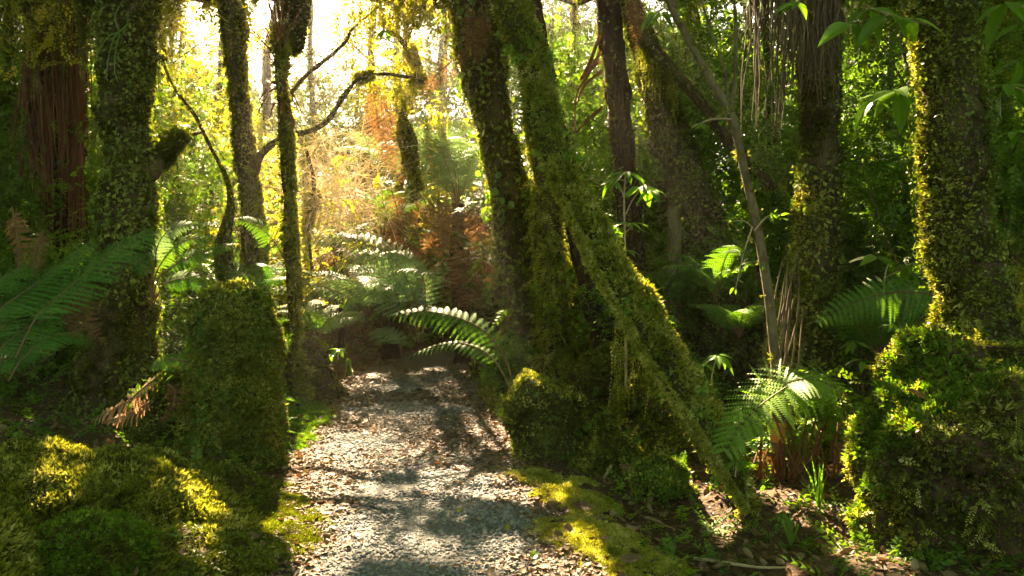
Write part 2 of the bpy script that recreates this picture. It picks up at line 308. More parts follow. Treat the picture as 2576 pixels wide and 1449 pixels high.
# ------------------------------------------------------------------ templates
def T_(v, f): return np.array(v, float), np.array(f)
LEAF = T_([(0, 0, 0), (-.3, .42, .07), (.3, .42, .07), (0, 1, -.08), (0, .45, 0)], [(0, 4, 1), (0, 2, 4), (1, 4, 3), (4, 2, 3)])
LEAF2 = T_([(0, 0, 0), (-.27, .45, .06), (.27, .45, .06), (0, 1, -.1)], [(0, 2, 3), (0, 3, 1)])
def make_tuft(nb, spread, wdt, seed):
    r = np.random.default_rng(seed); V = []; Fc = []
    for i in range(nb):
        a = r.uniform(0, 2 * np.pi); t = r.uniform(.15, 1) * spread; l = r.uniform(.6, 1.0)
        d = np.array([math.cos(a) * math.sin(t), math.sin(a) * math.sin(t), math.cos(t)]); s = nrm(np.cross(d, r.normal(size=3)))
        b = np.array([math.cos(a), math.sin(a), 0]) * .12; m = b + d * l * .5; e = b + d * l + np.array([math.cos(a), math.sin(a), -.3]) * .15 * t
        k = len(V); V += [b, m - s * wdt, m + s * wdt, e]; Fc += [(k, k + 2, k + 3), (k, k + 3, k + 1)]
    return T_(V, Fc)
TUFT = [make_tuft(6, 1.1, .16, i) for i in range(5)]
def make_sprig(npair, seed, droop=.3, lf=.34, wd=.3):
    r = np.random.default_rng(seed); V = [np.array((-.012, 0, 0)), np.array((.012, 0, 0)), np.array((0, 1, -droop))]; Fc = [(0, 1, 2)]
    for i in range(npair * 2 + 1):
        t = (i + .6) / (npair * 2 + 1); c = np.array([0, t, -droop * t * t]); sd_ = 1 if i % 2 else -1
        if i == npair * 2: d = np.array([0, 1, -.2])
        else: d = nrm([sd_ * r.uniform(.7, 1.1), r.uniform(.3, .8), r.uniform(-.35, .25)])
        l = lf * r.uniform(.7, 1.1) * (1 - .35 * t); sv = nrm(np.cross(d, [0, 0, 1])) ; k = len(V)
        V += [c, c + d * l * .45 - sv * wd * l + np.array([0, 0, .04 * l]), c + d * l * .45 + sv * wd * l + np.array([0, 0, .04 * l]), c + d * l - np.array([0, 0, .15 * l])]; Fc += [(k, k + 2, k + 3), (k, k + 3, k + 1)]
    return T_(V, Fc)
SPRIG = [make_sprig(5, i, droop=.1 + .12 * i) for i in range(4)]
MINIFERN = [make_sprig(7, i + 20, droop=.25, lf=.3, wd=.2) for i in range(2)]
def make_strand(seed, nleaf=16):
    r = np.random.default_rng(seed); V = []; Fc = []; x = y = 0.0; zs = np.linspace(0, -1, nleaf + 1); pts = []
    for i, z in enumerate(zs): x += r.uniform(-.02, .02); y += r.uniform(-.02, .02); pts.append(np.array([x, y, z]))
    for i in range(nleaf):
        a, b = pts[i], pts[i + 1]; k = len(V); wv = .010; V += [a - [wv, 0, 0], a + [wv, 0, 0], b]; Fc += [(k, k + 1, k + 2)]
        for q in range(2):
            d = nrm([r.normal(), r.normal(), -.7]); l = r.uniform(.04, .08) * (1.15 - i / nleaf * .7); s = nrm(np.cross(d, r.normal(size=3))) * l * .28; k = len(V)
            V += [a, a + d * l * .5 - s, a + d * l * .5 + s, a + d * l]; Fc += [(k, k + 2, k + 3), (k, k + 3, k + 1)]
    return T_(V, Fc)
STRAND = [make_strand(i) for i in range(5)]
def make_pebble(seed):
    r = np.random.default_rng(seed); ph = (1 + 5 ** .5) / 2
    v = nrm(np.array([(-1, ph, 0), (1, ph, 0), (-1, -ph, 0), (1, -ph, 0), (0, -1, ph), (0, 1, ph), (0, -1, -ph), (0, 1, -ph), (ph, 0, -1), (ph, 0, 1), (-ph, 0, -1), (-ph, 0, 1)], float))
    v *= r.uniform(.82, 1.1, (12, 1)); v *= np.array([1, r.uniform(.6, .9), r.uniform(.4, .6)])
    f = [(0, 11, 5), (0, 5, 1), (0, 1, 7), (0, 7, 10), (0, 10, 11), (1, 5, 9), (5, 11, 4), (11, 10, 2), (10, 7, 6), (7, 1, 8), (3, 9, 4), (3, 4, 2), (3, 2, 6), (3, 6, 8), (3, 8, 9), (4, 9, 5), (2, 4, 11), (6, 2, 10), (8, 6, 7), (9, 8, 1)]
    return T_(v, f)
PEB = [make_pebble(i) for i in range(5)]
def make_litter(seed):
    r = np.random.default_rng(seed); c = r.uniform(.05, .4); V = []; Fc = []; n = 5; tw = r.uniform(-.4, .4)
    for i in range(n + 1):
        t = i / n; wd = .3 * math.sin(math.pi * min(.98, max(.02, t * .92 + .04))) ** .8; z = c * (t - .5) ** 2 * 1.5; V += [(-wd, t, z + wd * c * 1.3 + tw * (t - .5) * .3), (0, t, z), (wd, t, z + wd * c * 1.3 - tw * (t - .5) * .3)]
    for i in range(n):
        k = i * 3; Fc += [(k, k + 1, k + 4, k + 3), (k + 1, k + 2, k + 5, k + 4)]
    return T_(V, Fc)
LIT_L = [make_litter(i) for i in range(6)]
def blade(n=6, wd=.22, droop=.35, fold=.12, serr=0):
    V = []; Fc = []
    for i in range(n + 1):
        t = i / n; w_ = wd * (math.sin(math.pi * t ** .8) if 0 < t < 1 else 0.001) + (.02 if i % 2 and serr else 0); z = -droop * t * t
        V += [(-w_, t, z + w_ * fold * 2), (0, t, z), (w_, t, z + w_ * fold * 2)]
    for i in range(n):
        k = i * 3; Fc += [(k, k + 1, k + 4, k + 3), (k + 1, k + 2, k + 5, k + 4)]
    return T_(V, Fc)
BLADE = [blade(7, .17, .3), blade(7, .2, .5), blade(7, .15, .15)]

# ------------------------------------------------------------------ fern fronds
def frond_pts(g, C, wid, n=24, m=11, stipe=.18, droop=.25, rad=.008, up=(0, 0, 1), fwd=.35, leafw=.95, taper=.65, ragged=0.0, mi=(0, 1)):
    """C: (k,3) curve of the rachis; adds leaf triangles and the rachis to g"""
    C = np.asarray(C, float); seg = np.linalg.norm(np.diff(C, axis=0), axis=1); s = np.concatenate([[0], np.cumsum(seg)]); L = s[-1]; s /= L
    f = lambda t: np.stack([np.interp(t, s, C[:, i]) for i in range(3)], -1)
    rp = np.concatenate([C, (rad * (1 - .85 * s))[:, None]], 1)
    V, Q = tube(rp[::max(1, len(rp) // 12)] if len(rp) > 14 else rp, sides=5, k=2); g.add(V, Q, mi[1])
    u = (np.arange(n) + .3) / n; t = stipe + (1 - stipe) * u; P = f(t); T = nrm(f(np.minimum(t + .02, 1)) - f(np.maximum(t - .02, 0)))
    side = nrm(np.cross(T, np.asarray(up, float))); N = nrm(np.cross(side, T))
    prof = np.minimum(1, (u + .2) / .45) * (1 - u) ** taper + .04
    allV = []; gap = L * (1 - stipe) / n
    for sg in (-1, 1):
        D = nrm(side * sg + T * fwd * (0.6 + u[:, None]) + rng.normal(size=(n, 3)) * (.04 + ragged)); ln = wid * prof * rng.uniform(.9, 1.08, n)
        if ragged: ln *= np.where(rng.random(n) < ragged * .5, .4, 1)
        sj = (np.arange(m) + .25) / m                                        # along the pinna
        base = P[:, None] + D[:, None] * (ln[:, None] * sj[None])[..., None] - N[:, None] * (ln[:, None] * droop * sj[None] ** 2)[..., None]
        nxt = P[:, None] + D[:, None] * (ln[:, None] * (sj + 1.0 / m * leafw)[None])[..., None] - N[:, None] * (ln[:, None] * droop * (sj + 1.0 / m) ** 2)[..., None]
        W = nrm(np.cross(D, N)); pl = (np.minimum(ln * .20, gap * .55)[:, None] * (1 - sj[None] ** 1.6) ** .8 + .003)[..., None]
        for s2 in (-1, 1):
            tip = base + W[:, None] * pl * s2 + D[:, None] * pl * .55 - N[:, None] * pl * .18
            tri = np.stack([base, nxt, tip], 2).reshape(-1, 3, 3)
            if s2 < 0: tri = tri[:, ::-1]
            allV.append(tri)
    A = np.concatenate(allV); g.add(A.reshape(-1, 3), np.arange(len(A) * 3).reshape(-1, 3), mi[0]); return g
def arch_curve(L, p0, p1, k=16, bend=1.2, side=0.0):
    t = np.arange(k + 1) / k; a = np.radians(p0 + (p1 - p0) * t ** bend); d = np.stack([side * t, np.cos(a), np.sin(a)], 1) * L / k
    return np.concatenate([[[0, 0, 0]], np.cumsum(d[:-1], 0)])
FR = {}
def frond_mesh(key, L, p0, p1, wid, mat, n=24, m=10, **kw):
    if key not in FR:
        g = Geo(); frond_pts(g, arch_curve(L, p0, p1, side=rng.uniform(-.12, .12)), wid, n=n, m=m, **kw); FR[key] = g.mesh('frond', [M[mat], M['stem']])
    return FR[key]
def add_frond(parent, me, az, pitch=0, roll=0, sc=1.0, off=(0, 0, 0)):
    o = bpy.data.objects.new('frond', me); COL.objects.link(o); o.parent = parent; o.location = off
    o.rotation_euler = (Matrix.Rotation(az, 4, 'Z') @ Matrix.Rotation(pitch, 4, 'X') @ Matrix.Rotation(roll, 4, 'Y')).to_euler(); o.scale = (sc,) * 3; return o

# ------------------------------------------------------------------ terrain
PYS = np.array([-6, 0, 2, 3.7, 5.4, 7.3, 9.7, 11, 12, 13, 14, 16]); PXC = np.array([.3, -.05, -.2, -.36, -.64, -1.0, -1.12, -.92, -.42, .5, 1.9, 6]); PHW = np.array([.7, .72, .73, .74, .76, .75, .82, .85, .9, 1.2, 1.6, 2])
def pathd(x, y): return x - np.interp(y, PYS, PXC), np.interp(y, PYS, PHW)
def sst(a, b, x): t = np.clip((x - a) / (b - a), 0, 1); return t * t * (3 - 2 * t)
def height(x, y):
    x = np.asarray(x, float); y = np.asarray(y, float); d, hw = pathd(x, y); l = sst(0, 1.6, -d - hw); r = sst(0, 1.5, d - hw)
    P = np.stack([x, y, x * 0], -1).reshape(-1, 3); nz = fbm(P * 1.1, 3).reshape(x.shape); n2 = fbm(P * 5, 2).reshape(x.shape)
    off = sst(0, .5, np.abs(d) - hw)
    far = sst(11, 40, y) * 4.5 + sst(6, 30, np.abs(x)) * 3
    return .02 * (1 - np.minimum(1, (d / hw) ** 2)) + l * .22 + r * .03 + off * (nz * .09 + n2 * .025) + far + sst(9.5, 13, y) * .12
def grid(x0, x1, nx, y0, y1, ny, fn):
    X, Y = np.meshgrid(np.linspace(x0, x1, nx), np.linspace(y0, y1, ny)); Z = fn(X, Y); V = np.stack([X, Y, Z], -1).reshape(-1, 3)
    i = np.arange(ny - 1)[:, None] * nx; j = np.arange(nx - 1)[None]; return V, np.stack([i + j, i + j + 1, i + nx + j + 1, i + nx + j], 2).reshape(-1, 4)
g = Geo(); V, Q = grid(-45, 45, 130, -25, 60, 120, lambda x, y: height(x, y) - .02)
# finer sheet in the middle: drop the coarse one slightly there
mid = (np.abs(V[:, 0]) < 8.7) & (V[:, 1] > .3) & (V[:, 1] < 16.7); V[mid, 2] -= .35
g.add(V, Q); V, Q = grid(-9.3, 9.3, 330, -.2, 17.4, 310, height); g.add(V, Q)
tag(g.build('ground', M['soil'], smooth=True), 'dark forest floor either side of the path', kind='structure')
ys = np.linspace(-4, 14.5, 240); us = np.linspace(-1, 1, 25)
xc = np.interp(ys, PYS, PXC); hw = np.interp(ys, PYS, PHW) + .06 * fbm(np.stack([ys * 2, ys * 0, ys * 0], 1))
X = xc[:, None] + us[None] * hw[:, None]; Yy = np.repeat(ys[:, None], 25, 1); Z = height(X, Yy) + .012 + .006 * fbm(np.stack([X * 6, Yy * 6, X * 0], -1).reshape(-1, 3)).reshape(X.shape); Z[:, 0] -= .02; Z[:, -1] -= .02
i = np.arange(239)[:, None] * 25; j = np.arange(24)[None]
g = Geo(); g.add(np.stack([X, Yy, Z], -1).reshape(-1, 3), np.stack([i + j, i + j + 1, i + 26 + j, i + 25 + j], 2).reshape(-1, 4)); path_geo = g
tag(g.build('path', M['path'], smooth=True), 'winding grey gravel footpath', kind='structure')

# ------------------------------------------------------------------ loose stuff on the ground
def up_frames(P, jit=.35):
    N = nrm(np.stack([rng.normal(size=len(P)) * jit, rng.normal(size=len(P)) * jit, np.ones(len(P))], 1)); return frames_z(N)
def on_path(n, y0, y1, edge=1.0, pw=1.0):
    y = y0 + (y1 - y0) * rng.random(n) ** pw; x = np.interp(y, PYS, PXC) + rng.uniform(-1, 1, n) * np.interp(y, PYS, PHW) * edge
    return np.stack([x, y, height(x, y) + .014], 1)
P = on_path(42000, 2.6, 9.5, 1.02, 1.5); g = Geo(); scatter(g, PEB, P, up_frames(P, .3), rng.gamma(3, .0028, len(P)).clip(.004, .024))
tag(g.build('gravel', M['pebble']), 'small grey rounded stones loose on the footpath', kind='stuff')
def on_ground(n, x0, x1, y0, y1, f=None, pw=1.4):
    y = y0 + (y1 - y0) * rng.random(n) ** pw; x = rng.uniform(x0, x1, n); d, hw_ = pathd(x, y)
    m = np.ones(n, bool) if f is None else f(x, y, d, hw_)
    x, y = x[m], y[m]; return np.stack([x, y, height(x, y)], 1)
g = Geo()
dens = lambda P: fbm(P * np.array([1.6, 1.6, 0]), 3)
P = on_path(36000, 2.7, 11.5, 1.08, 1.6); d_, h_w = pathd(P[:, 0], P[:, 1]); P = P[(dens(P) + rng.normal(size=len(P)) * .4 + 1.3 * (np.abs(d_) / h_w) ** 2) > .45]; P[:, 2] += .008
scatter(g, LIT_L, P, up_frames(P, .3), rng.gamma(5, .0052, len(P)).clip(.010, .065)[:, None] * np.array([[1.1, 1, 1]]))
P = on_ground(52000, -5, 6, 2.6, 13, lambda x, y, d, h: (np.abs(d) > h - .1) & (rng.random(len(x)) < np.where(d > 0, .9, .4) * np.exp(-(np.abs(d) - h) / 2.2))); P[:, 2] += .012
scatter(g, LIT_L, P, up_frames(P, .5), rng.gamma(5, .0085, len(P)).clip(.014, .085)); litter = g
tag(g.build('leaf_litter', M['litter']), 'dry brown fallen leaves scattered over path and forest floor', kind='stuff')
g = Geo()
P = on_ground(60000, -6, 8, 2.4, 13, lambda x, y, d, h: (np.abs(d) > h + .1) & (fbm(np.stack([x * 2, y * 2, x * 0], 1)) + rng.normal(size=len(x)) * .25 + np.where(d < 0, .25, -.15) > 0)); P[:, 2] += rng.uniform(.0, .05, len(P))
scatter(g, [LEAF2, LEAF2], P, frames_z(nrm(rng.normal(size=(len(P), 3)) * .5 + [0, 0, 1])), rng.uniform(.012, .032, len(P)))
P = on_ground(9000, -8, 9, 3, 15, lambda x, y, d, h: (np.abs(d) > h + .35)); n = len(P)
az = rng.uniform(0, 6.28, n); scatter(g, SPRIG + MINIFERN, P, frames_yz(np.stack([np.cos(az), np.sin(az), rng.uniform(.3, 1.4, n)], 1), np.tile([[0, 0, 1.]], (n, 1)) + rng.normal(size=(n, 3)) * .1), rng.uniform(.06, .2, n))
tag(g.build('ground_cover', M['leaf']), 'small green leafy ground cover on the forest floor', kind='stuff')
def mosscarpet(name, label, cx, cy, rx, ry, ang, n, mat, h=.05):
    r = np.sqrt(rng.random(n)); a = rng.uniform(0, 2 * np.pi, n); u = r * np.cos(a); v = r * np.sin(a)
    x = cx + u * rx * math.cos(ang) - v * ry * math.sin(ang); y = cy + u * rx * math.sin(ang) + v * ry * math.cos(ang)
    P = np.stack([x, y, height(x, y)], 1); m = (1 - r + fbm(P * 5, 3) * .5) > .05 + rng.random(n) * .75; P = P[m]; P[:, 2] += h * np.clip(1 - r[m], 0, .4) * (1 + fbm(P * 14, 2) * .6) - .005
    g = Geo(); scatter(g, TUFT, P, up_frames(P, .35), rng.uniform(.012, .03, len(P))); tag(g.build(name, M[mat]), label, kind='stuff')
def gp(px, py): p = gpt(px, py); return p[0], p[1]
x, y = gp(1390, 1235); mosscarpet('moss_carpet', 'bright yellow green moss carpet beside the path below the square stump', x, y, .72, .27, -1.05, 34000, 'moss_yellow')
x, y = gp(1520, 1375); mosscarpet('moss_carpet', 'bright moss carpet at the bottom edge right of the gravel', x, y, .7, .3, -1.05, 36000, 'moss_yellow')
x, y = gp(775, 1060); mosscarpet('moss_carpet', 'low green moss strip along the shady edge of the path', x, y, 1.2, .3, 1.75, 22000, 'moss_green')
x, y = gp(700, 1330); mosscarpet('moss_carpet', 'dull green moss and tiny leaves between bank and gravel', x, y, .9, .3, 1.9, 18000, 'moss_dark')
x, y = gp(1240, 1010); mosscarpet('moss_carpet', 'patchy moss edging the sunny far side of the path', x, y, 1.2, .16, 1.75, 7000, 'moss')

# ------------------------------------------------------------------ mossy trees
def fur(g, src, n, mat, size=(.02, .045), up=.0, jit=.5, keep=None, hang=0.0):
    P, N = sample(src, n, keep); d = nrm(N + rng.normal(size=P.shape) * jit + np.array([0, 0, up])); P = P + N * rng.uniform(-.004, .012, len(P))[:, None]
    scatter(g, TUFT, P, frames_z(d), rng.uniform(*size, len(P)) * (1 + .5 * fbm(P * 7, 2)).clip(.5, 1.7)); return g
def patchy(scale, thr, soft=.25, seed=0.):
    return lambda P, N: (fbm(P * scale + seed, 3) + rng.normal(size=len(P)) * soft) > thr
def leaves_on(g, src, n, T, size, out=.03, jit=.5, keep=None, droop=.4):
    P, N = sample(src, n, keep); n = len(P); ax = nrm(np.cross(N, rng.normal(size=(n, 3))) + N * .35 + np.array([0, 0, -droop])); P = P + N * (rng.random(n) * out)[:, None]
    scatter(g, T, P, frames_yz(ax, N + rng.normal(size=(n, 3)) * jit), rng.uniform(*size, n)); return g
def hang_from(g, src, n, ln, keep=None, wd=1.0):
    P, N = sample(src, n, keep); n = len(P); L = rng.uniform(*ln, n); sc = np.stack([L * .5 * wd + .12, L * .5 * wd + .12, L], 1)
    scatter(g, STRAND, P, frames_z(nrm(rng.normal(size=(n, 3)) * .06 + [0, 0, 1])), sc); return g

def pxpath(pts, k=1.0):
    """(px, py, Y, width_px) -> (x,y,z,r)"""
    return [(*at(a, b, Y), w_ * Y / F / 2 * k) for a, b, Y, w_ in pts]
def grow_up(c, top=8.5, bend=(0, 0, 0)):  # unseen upper trunk is invented; bend swings it out of the sun's way
    """carry the trunk on above the frame to the canopy"""
    c = [tuple(q) for q in c]; a, b = np.array(c[0]), np.array(c[1]); d = nrm((a - b)[:3]); d[2] = max(d[2], .6); d = nrm(d); p = a.copy(); out = []
    while p[2] < top:
        p[:3] = p[:3] + d * 1.2 + np.array([rng.normal() * .08, rng.normal() * .08, 0]); p[3] *= .93; out.insert(0, tuple(p)); d = nrm(d + np.array([0, 0, .2]) + np.array(bend))
    return out + c
TREES = []
def tree(name, label, pts, bark='bark', moss=1500, mossmat='moss', size=(.02, .045), leaves=0, lmat='leaf_ivy', lT=None, lsize=(.03, .06), branches=(), strands=0, rough=.22, group=None, mkeep=None, cat='tree', top=8.5, crown=True, root=None, hangs=None, sides=16, lkeep=None, mup=.1, bend=(0, 0, 0)):
    pp_ = np.array([(q[0], q[1]) for q in pts], float); tg_ = np.gradient(pp_, axis=0); cs_ = np.abs(tg_[:, 1]) / np.linalg.norm(tg_, axis=1)
    c = pxpath([(a, b_, Y, w_ * k_) for (a, b_, Y, w_), k_ in zip(pts, cs_)]); c = [(x, y, z, max(r * .55, r - .02) if moss > 400 else r) for x, y, z, r in c]; base = np.array(c[-1][:3]); gz = float(height(base[0], base[1])); base[2] = gz
    c = c + [(c[-1][0], c[-1][1], gz - .25, c[-1][3] * 1.1)] if c[-1][2] > gz - .2 else c
    if top: c = grow_up(c, top, bend)
    t = thing(name, base, label, cat, group); tg = tube_geo(c, sides=sides, k=9, rough=rough, freq=4); tg.build('trunk', M[bark], t, smooth=True)
    allg = Geo(); allg.add(tg.verts(), tg.F[0][0]); tronly = Geo(); tronly.add(tg.verts(), tg.F[0][0]); brg = Geo()
    for b in branches:
        bg_ = tube_geo(pxpath(b), sides=9, k=8, rough=.25, freq=8); bg_.build('branch', M[bark], t, smooth=True); allg.add(bg_.verts(), bg_.F[0][0]); brg.add(bg_.verts(), bg_.F[0][0])
    infr = lambda P: (P[:, 2] < CZ + .36 * P[:, 1] + .4)
    A = area(allg)
    if moss:
        g = Geo(); mk = mkeep; fur(g, tronly, int(moss * area(tronly)), mossmat, size, mup, keep=lambda P, N: infr(P) & (mk(P, N) if mk else True)); (fur(g, brg, int(2200 * area(brg)), mossmat, (size[0] * .5, size[1] * .5), .5, keep=lambda P, N: (N[:, 2] > -.2) & (rng.random(len(P)) < .7)) if brg.n else None); g.build('moss', M[mossmat], t)
    if leaves:
        g = Geo(); leaves_on(g, tronly, int(leaves * A), lT or [LEAF], lsize, out=.07, keep=lambda P, N: infr(P) & (lkeep(P, N) if lkeep else True)); g.build('climbing_leaves', M[lmat], t)
    if strands:
        g = Geo(); hang_from(g, allg, strands, (.12, .4), keep=lambda P, N: infr(P) & (N[:, 2] < .3)); g.build('hanging_moss', M['moss_yellow'], t)
    if crown and top:
        g = Geo(); p0 = np.array(c[0][:3]); C = p0 + rng.normal(size=(26, 3)) * [1.5, 1.5, .6] + [0, 0, .8]
        P = (C[rng.integers(0, 26, 2600)] + rng.normal(size=(2600, 3)) * .4); m = keep_clearing(P) ; P = P[m]; n = len(P)
        scatter(g, SPRIG, P, frames_yz(randdir(n), np.tile([[0, 0, 1.]], (n, 1))), rng.uniform(.2, .45, n)); cull_faces(g); g.build('crown', M['leaf'], t)
    TREES.append((t, allg)); return t, tronly

rim = lambda P, N: (N @ np.array([S[0], S[1], 0])) > -.4
# left side
tA, gA = tree('shaggy_tree', 'dark tree at the left edge wrapped in hanging red brown aerial roots', [(135, -10, 9, 150), (140, 150, 9, 135), (150, 300, 9, 125), (160, 450, 9, 100), (165, 600, 9, 95), (170, 800, 9, 100), (170, 960, 9, 120)], bark='bark_fern', moss=150, mossmat='moss_dark', leaves=60, lsize=(.05, .09))
g = Geo()
for k in range(230):
    x0 = rng.uniform(55, 225); zt = rng.uniform(-60, 250); ln = rng.uniform(150, 520); x1 = 150 + (x0 - 140) * rng.uniform(.3, .95); Yk = 8.6 + rng.uniform(-.1, .3)
    if rng.random() < .25: x1 = x0 - rng.uniform(10, 80) * (1 if x0 < 140 else -.5)
    V, Q = tube(pxpath([(x0, zt, Yk, rng.uniform(1.5, 5)), ((x0 + x1) / 2 + rng.uniform(-8, 8), zt + ln * .5, Yk, 3), (x1, zt + ln, Yk, 1.5)]), sides=4, k=3); g.add(V, Q)
g.build('hanging_roots', M['strand_red'], tA)
tB, gB = tree('ivy_covered_tree', 'thick trunk on the shady side cloaked in small climbing leaves', [(312, -10, 7, 135), (315, 150, 7, 130), (318, 300, 7, 125), (325, 450, 7, 125), (318, 600, 7, 130), (315, 720, 7, 140), (305, 850, 7, 165), (295, 960, 7, 195), (280, 1060, 7, 250)],
              moss=1400, mossmat='moss_dark', size=(.02, .05), leaves=1500, lsize=(.02, .06),
              branches=[[(360, 430, 7, 60), (385, 425, 7.05, 50), (410, 385, 7.15, 42), (430, 360, 7.25, 34), (460, 345, 7.4, 16), (505, 333, 7.6, 8)]], strands=60, lkeep=patchy(2.2, -.2, .3))
g = Geo(); bt = Geo(); V, Q = tube(pxpath([(395, 400, 7.1, 50), (430, 360, 7.25, 34), (470, 342, 7.4, 12)]), sides=8, k=6); bt.add(V, Q); hang_from(g, bt, 160, (.06, .26)); fur(g, bt, 1800, 'moss', (.03, .07)); g.build('branch_moss', M['moss_dark'], tB)
g = Geo(); fur(g, gB, 9000, 'moss', (.025, .05), keep=lambda P, N: (N[:, 0] > .45) & (P[:, 2] < 4.2)); g.build('lit_edge_moss', M['moss'], tB)  # lighter moss on the right edge paints the rim light
tree('slanting_sapling', 'thin slanting bare stem between the ivy trunk and the twin trunks', [(405, 140, 8.2, 12), (435, 215, 8.2, 16), (490, 290, 8.2, 18), (530, 370, 8.3, 19), (570, 450, 8.4, 22), (580, 520, 8.6, 28), (560, 620, 8.7, 50), (575, 720, 8.7, 60), (590, 850, 8.8, 60)], bark='bark_moss', moss=900, crown=False, top=0, strands=30, cat='small tree', leaves=60)
tC, gC = tree('mossy_tree', 'upright dark mossy trunk behind the tall mossy stump', [(580, -10, 9, 66), (590, 130, 9, 60), (606, 280, 9, 55), (618, 400, 9, 58), (632, 520, 9, 62), (640, 640, 9, 62), (648, 760, 9, 64), (650, 900, 9, 70)], moss=1300, mossmat='moss_dark', size=(.02, .05), leaves=250,
              branches=[[(632, 440, 9, 34), (650, 400, 8.9, 24), (680, 365, 8.8, 20), (720, 343, 8.8, 17), (790, 325, 8.8, 16), (830, 295, 8.9, 14), (860, 250, 9, 12), (900, 200, 9.2, 10), (960, 185, 9.4, 8), (1040, 195, 9.6, 6), (1085, 205, 9.8, 3)],
                        [(725, 260, 8.5, 14), (735, 230, 8.6, 14), (770, 190, 8.8, 12), (820, 150, 9, 11), (870, 105, 9.2, 9), (885, 75, 9.3, 8), (925, 40, 9.5, 5), (960, 10, 9.6, 4)]], strands=220)
g = Geo(); fur(g, gC, 7000, 'moss', (.03, .07), keep=lambda P, N: (N[:, 0] > .2) & (P[:, 2] < 4.6)); g.build('lit_edge_moss', M['moss_yellow'], tC)  # rim light painted as yellow moss on the right side
tD, gD = tree('slender_tree_fern', 'slender dark trunk with a burst of bare upright fern stalks, beside the twin', [(702, 60, 8, 44), (706, 150, 8, 40), (708, 240, 8, 38), (716, 330, 8, 38), (722, 430, 8, 37), (728, 560, 8, 37), (735, 700, 8, 37), (738, 820, 8, 38), (745, 960, 8, 60)], bark='bark', moss=900, mossmat='moss_dark', leaves=150, top=0, crown=False, cat='tree fern')
g = Geo(); fur(g, gD, 3500, 'moss', (.03, .08), keep=lambda P, N: (N[:, 0] > .1)); g.build('lit_edge_moss', M['moss_yellow'], tD)  # yellow moss on the right side stands for the lit rim
g = Geo()
for k in range(34):
    a = rng.uniform(0, 2 * np.pi); p = at(703, rng.uniform(90, 200), 8); sp = rng.uniform(.1, .5); q = p + np.array([math.cos(a) * sp, math.sin(a) * sp, rng.uniform(.3, .9)]); m_ = (p + q) / 2 + [math.cos(a) * -.05, 0, 0]
    V, Q = tube([(*p, .008), (*m_, .006), (*q, .003)], sides=4, k=3); g.add(V, Q)
for k in range(14):
    a = rng.uniform(0, 2 * np.pi); p = at(703, rng.uniform(200, 270), 8); q = p + np.array([math.cos(a) * .22, math.sin(a) * .22, -rng.uniform(.1, .35)]); V, Q = tube([(*p, .012), (*(p * .5 + q * .5 + [0, 0, .08]), .01), (*q, .004)], sides=4, k=3); g.add(V, Q)
g.build('stalks', M['strand_red'], tD)
g = Geo(); V, Q = tube(pxpath([(745, -20, 8.2, 40), (742, 60, 8.2, 46), (738, 110, 8.2, 30), (736, 135, 8.2, 8)]), sides=10, k=5, rough=.3); g.add(V, Q); t = thing('moss_clump', at(745, 0, 8.2), 'dark hanging moss clump near the top of the slender trunk', 'moss'); g.build('core', M['bark_moss'], t); h = Geo(); fur(h, g, 1500, 'm', (.03, .07)); hang_from(h, g, 60, (.08, .25)); h.build('moss', M['moss_dark'], t)

# middle trees
tE, gE = tree('bending_tree', 'thick dark bowed trunk at the path bend with round leaves down its sunny side', [(1190, -10, 9.5, 135), (1205, 120, 9.5, 125), (1228, 250, 9.5, 110), (1262, 380, 9.5, 105), (1280, 480, 9.5, 98), (1288, 600, 9.5, 96), (1292, 700, 9.5, 96), (1308, 800, 9.5, 92), (1310, 880, 9.5, 130), (1300, 940, 9.5, 210)],
              moss=1300, mossmat='moss_dark', leaves=200, lsize=(.05, .1), mup=0, bend=(-.5, .1, 0))
g = Geo(); fur(g, gE, 9000, 'moss', (.03, .06), keep=lambda P, N: (N[:, 0] < -.35) & (P[:, 2] < 4.8)); g.build('lit_edge_moss', M['moss'], tE)  # lighter moss paints the sunlit left edge
RND = T_([(0, 0, 0), (.5, .1, .05), (.62, .5, .05), (.4, .95, 0), (0, 1.05, -.05), (-.4, .95, 0), (-.62, .5, .05), (-.5, .1, .05)], [(0, 1, 2, 3), (0, 3, 4, 5), (0, 5, 6, 7)])
g = Geo(); leaves_on(g, gE, 1500, [RND], (.04, .09), out=.16, keep=lambda P, N: (N[:, 0] < .2) & (P[:, 2] < 4.8) & (P[:, 2] > 1.9) & patchy(1.5, -.15)(P, N)); g.build('round_leaves', M['leaf_big'], tE)
for q, (px, py, pit, s_) in enumerate([(1175, 10, -1.1, 1), (1190, 0, -1.35, 1.15), (1210, 5, -1.2, 1.05), (1150, 30, -.8, .8), (1225, 20, -1.4, .9)]):
    me = frond_mesh('deadhang%d' % (q % 2), .62, -5, -50, .15, 'dead', n=20, m=9, ragged=.15); p = at(px, py, 8.9); add_frond(tE, me, rng.uniform(2.2, 4.1), pit, rng.uniform(-.3, .3), s_, tuple(p - np.array(tE.location)))
tF, gF = tree('leafy_mossy_tree', 'upright trunk right of the bowed one, hung with fern tufts, gold lit edge', [(1352, 300, 8.9, 60), (1368, 420, 8.8, 66), (1375, 520, 8.7, 74), (1383, 620, 8.7, 78), (1390, 720, 8.7, 80), (1395, 820, 8.7, 84), (1398, 880, 8.7, 100), (1400, 950, 8.7, 170)], moss=1500, mossmat='moss', top=0, crown=False, size=(.02, .05))
g = Geo(); P, N = sample(gF, 900, lambda P, N: P[:, 2] < 2.9); n = len(P); scatter(g, MINIFERN, P, frames_yz(nrm(N * .7 + [0, 0, -.7] + rng.normal(size=(n, 3)) * .3), N), rng.uniform(.08, .2, n)); g.build('fern_tufts', M['moss_yellow'], tF)
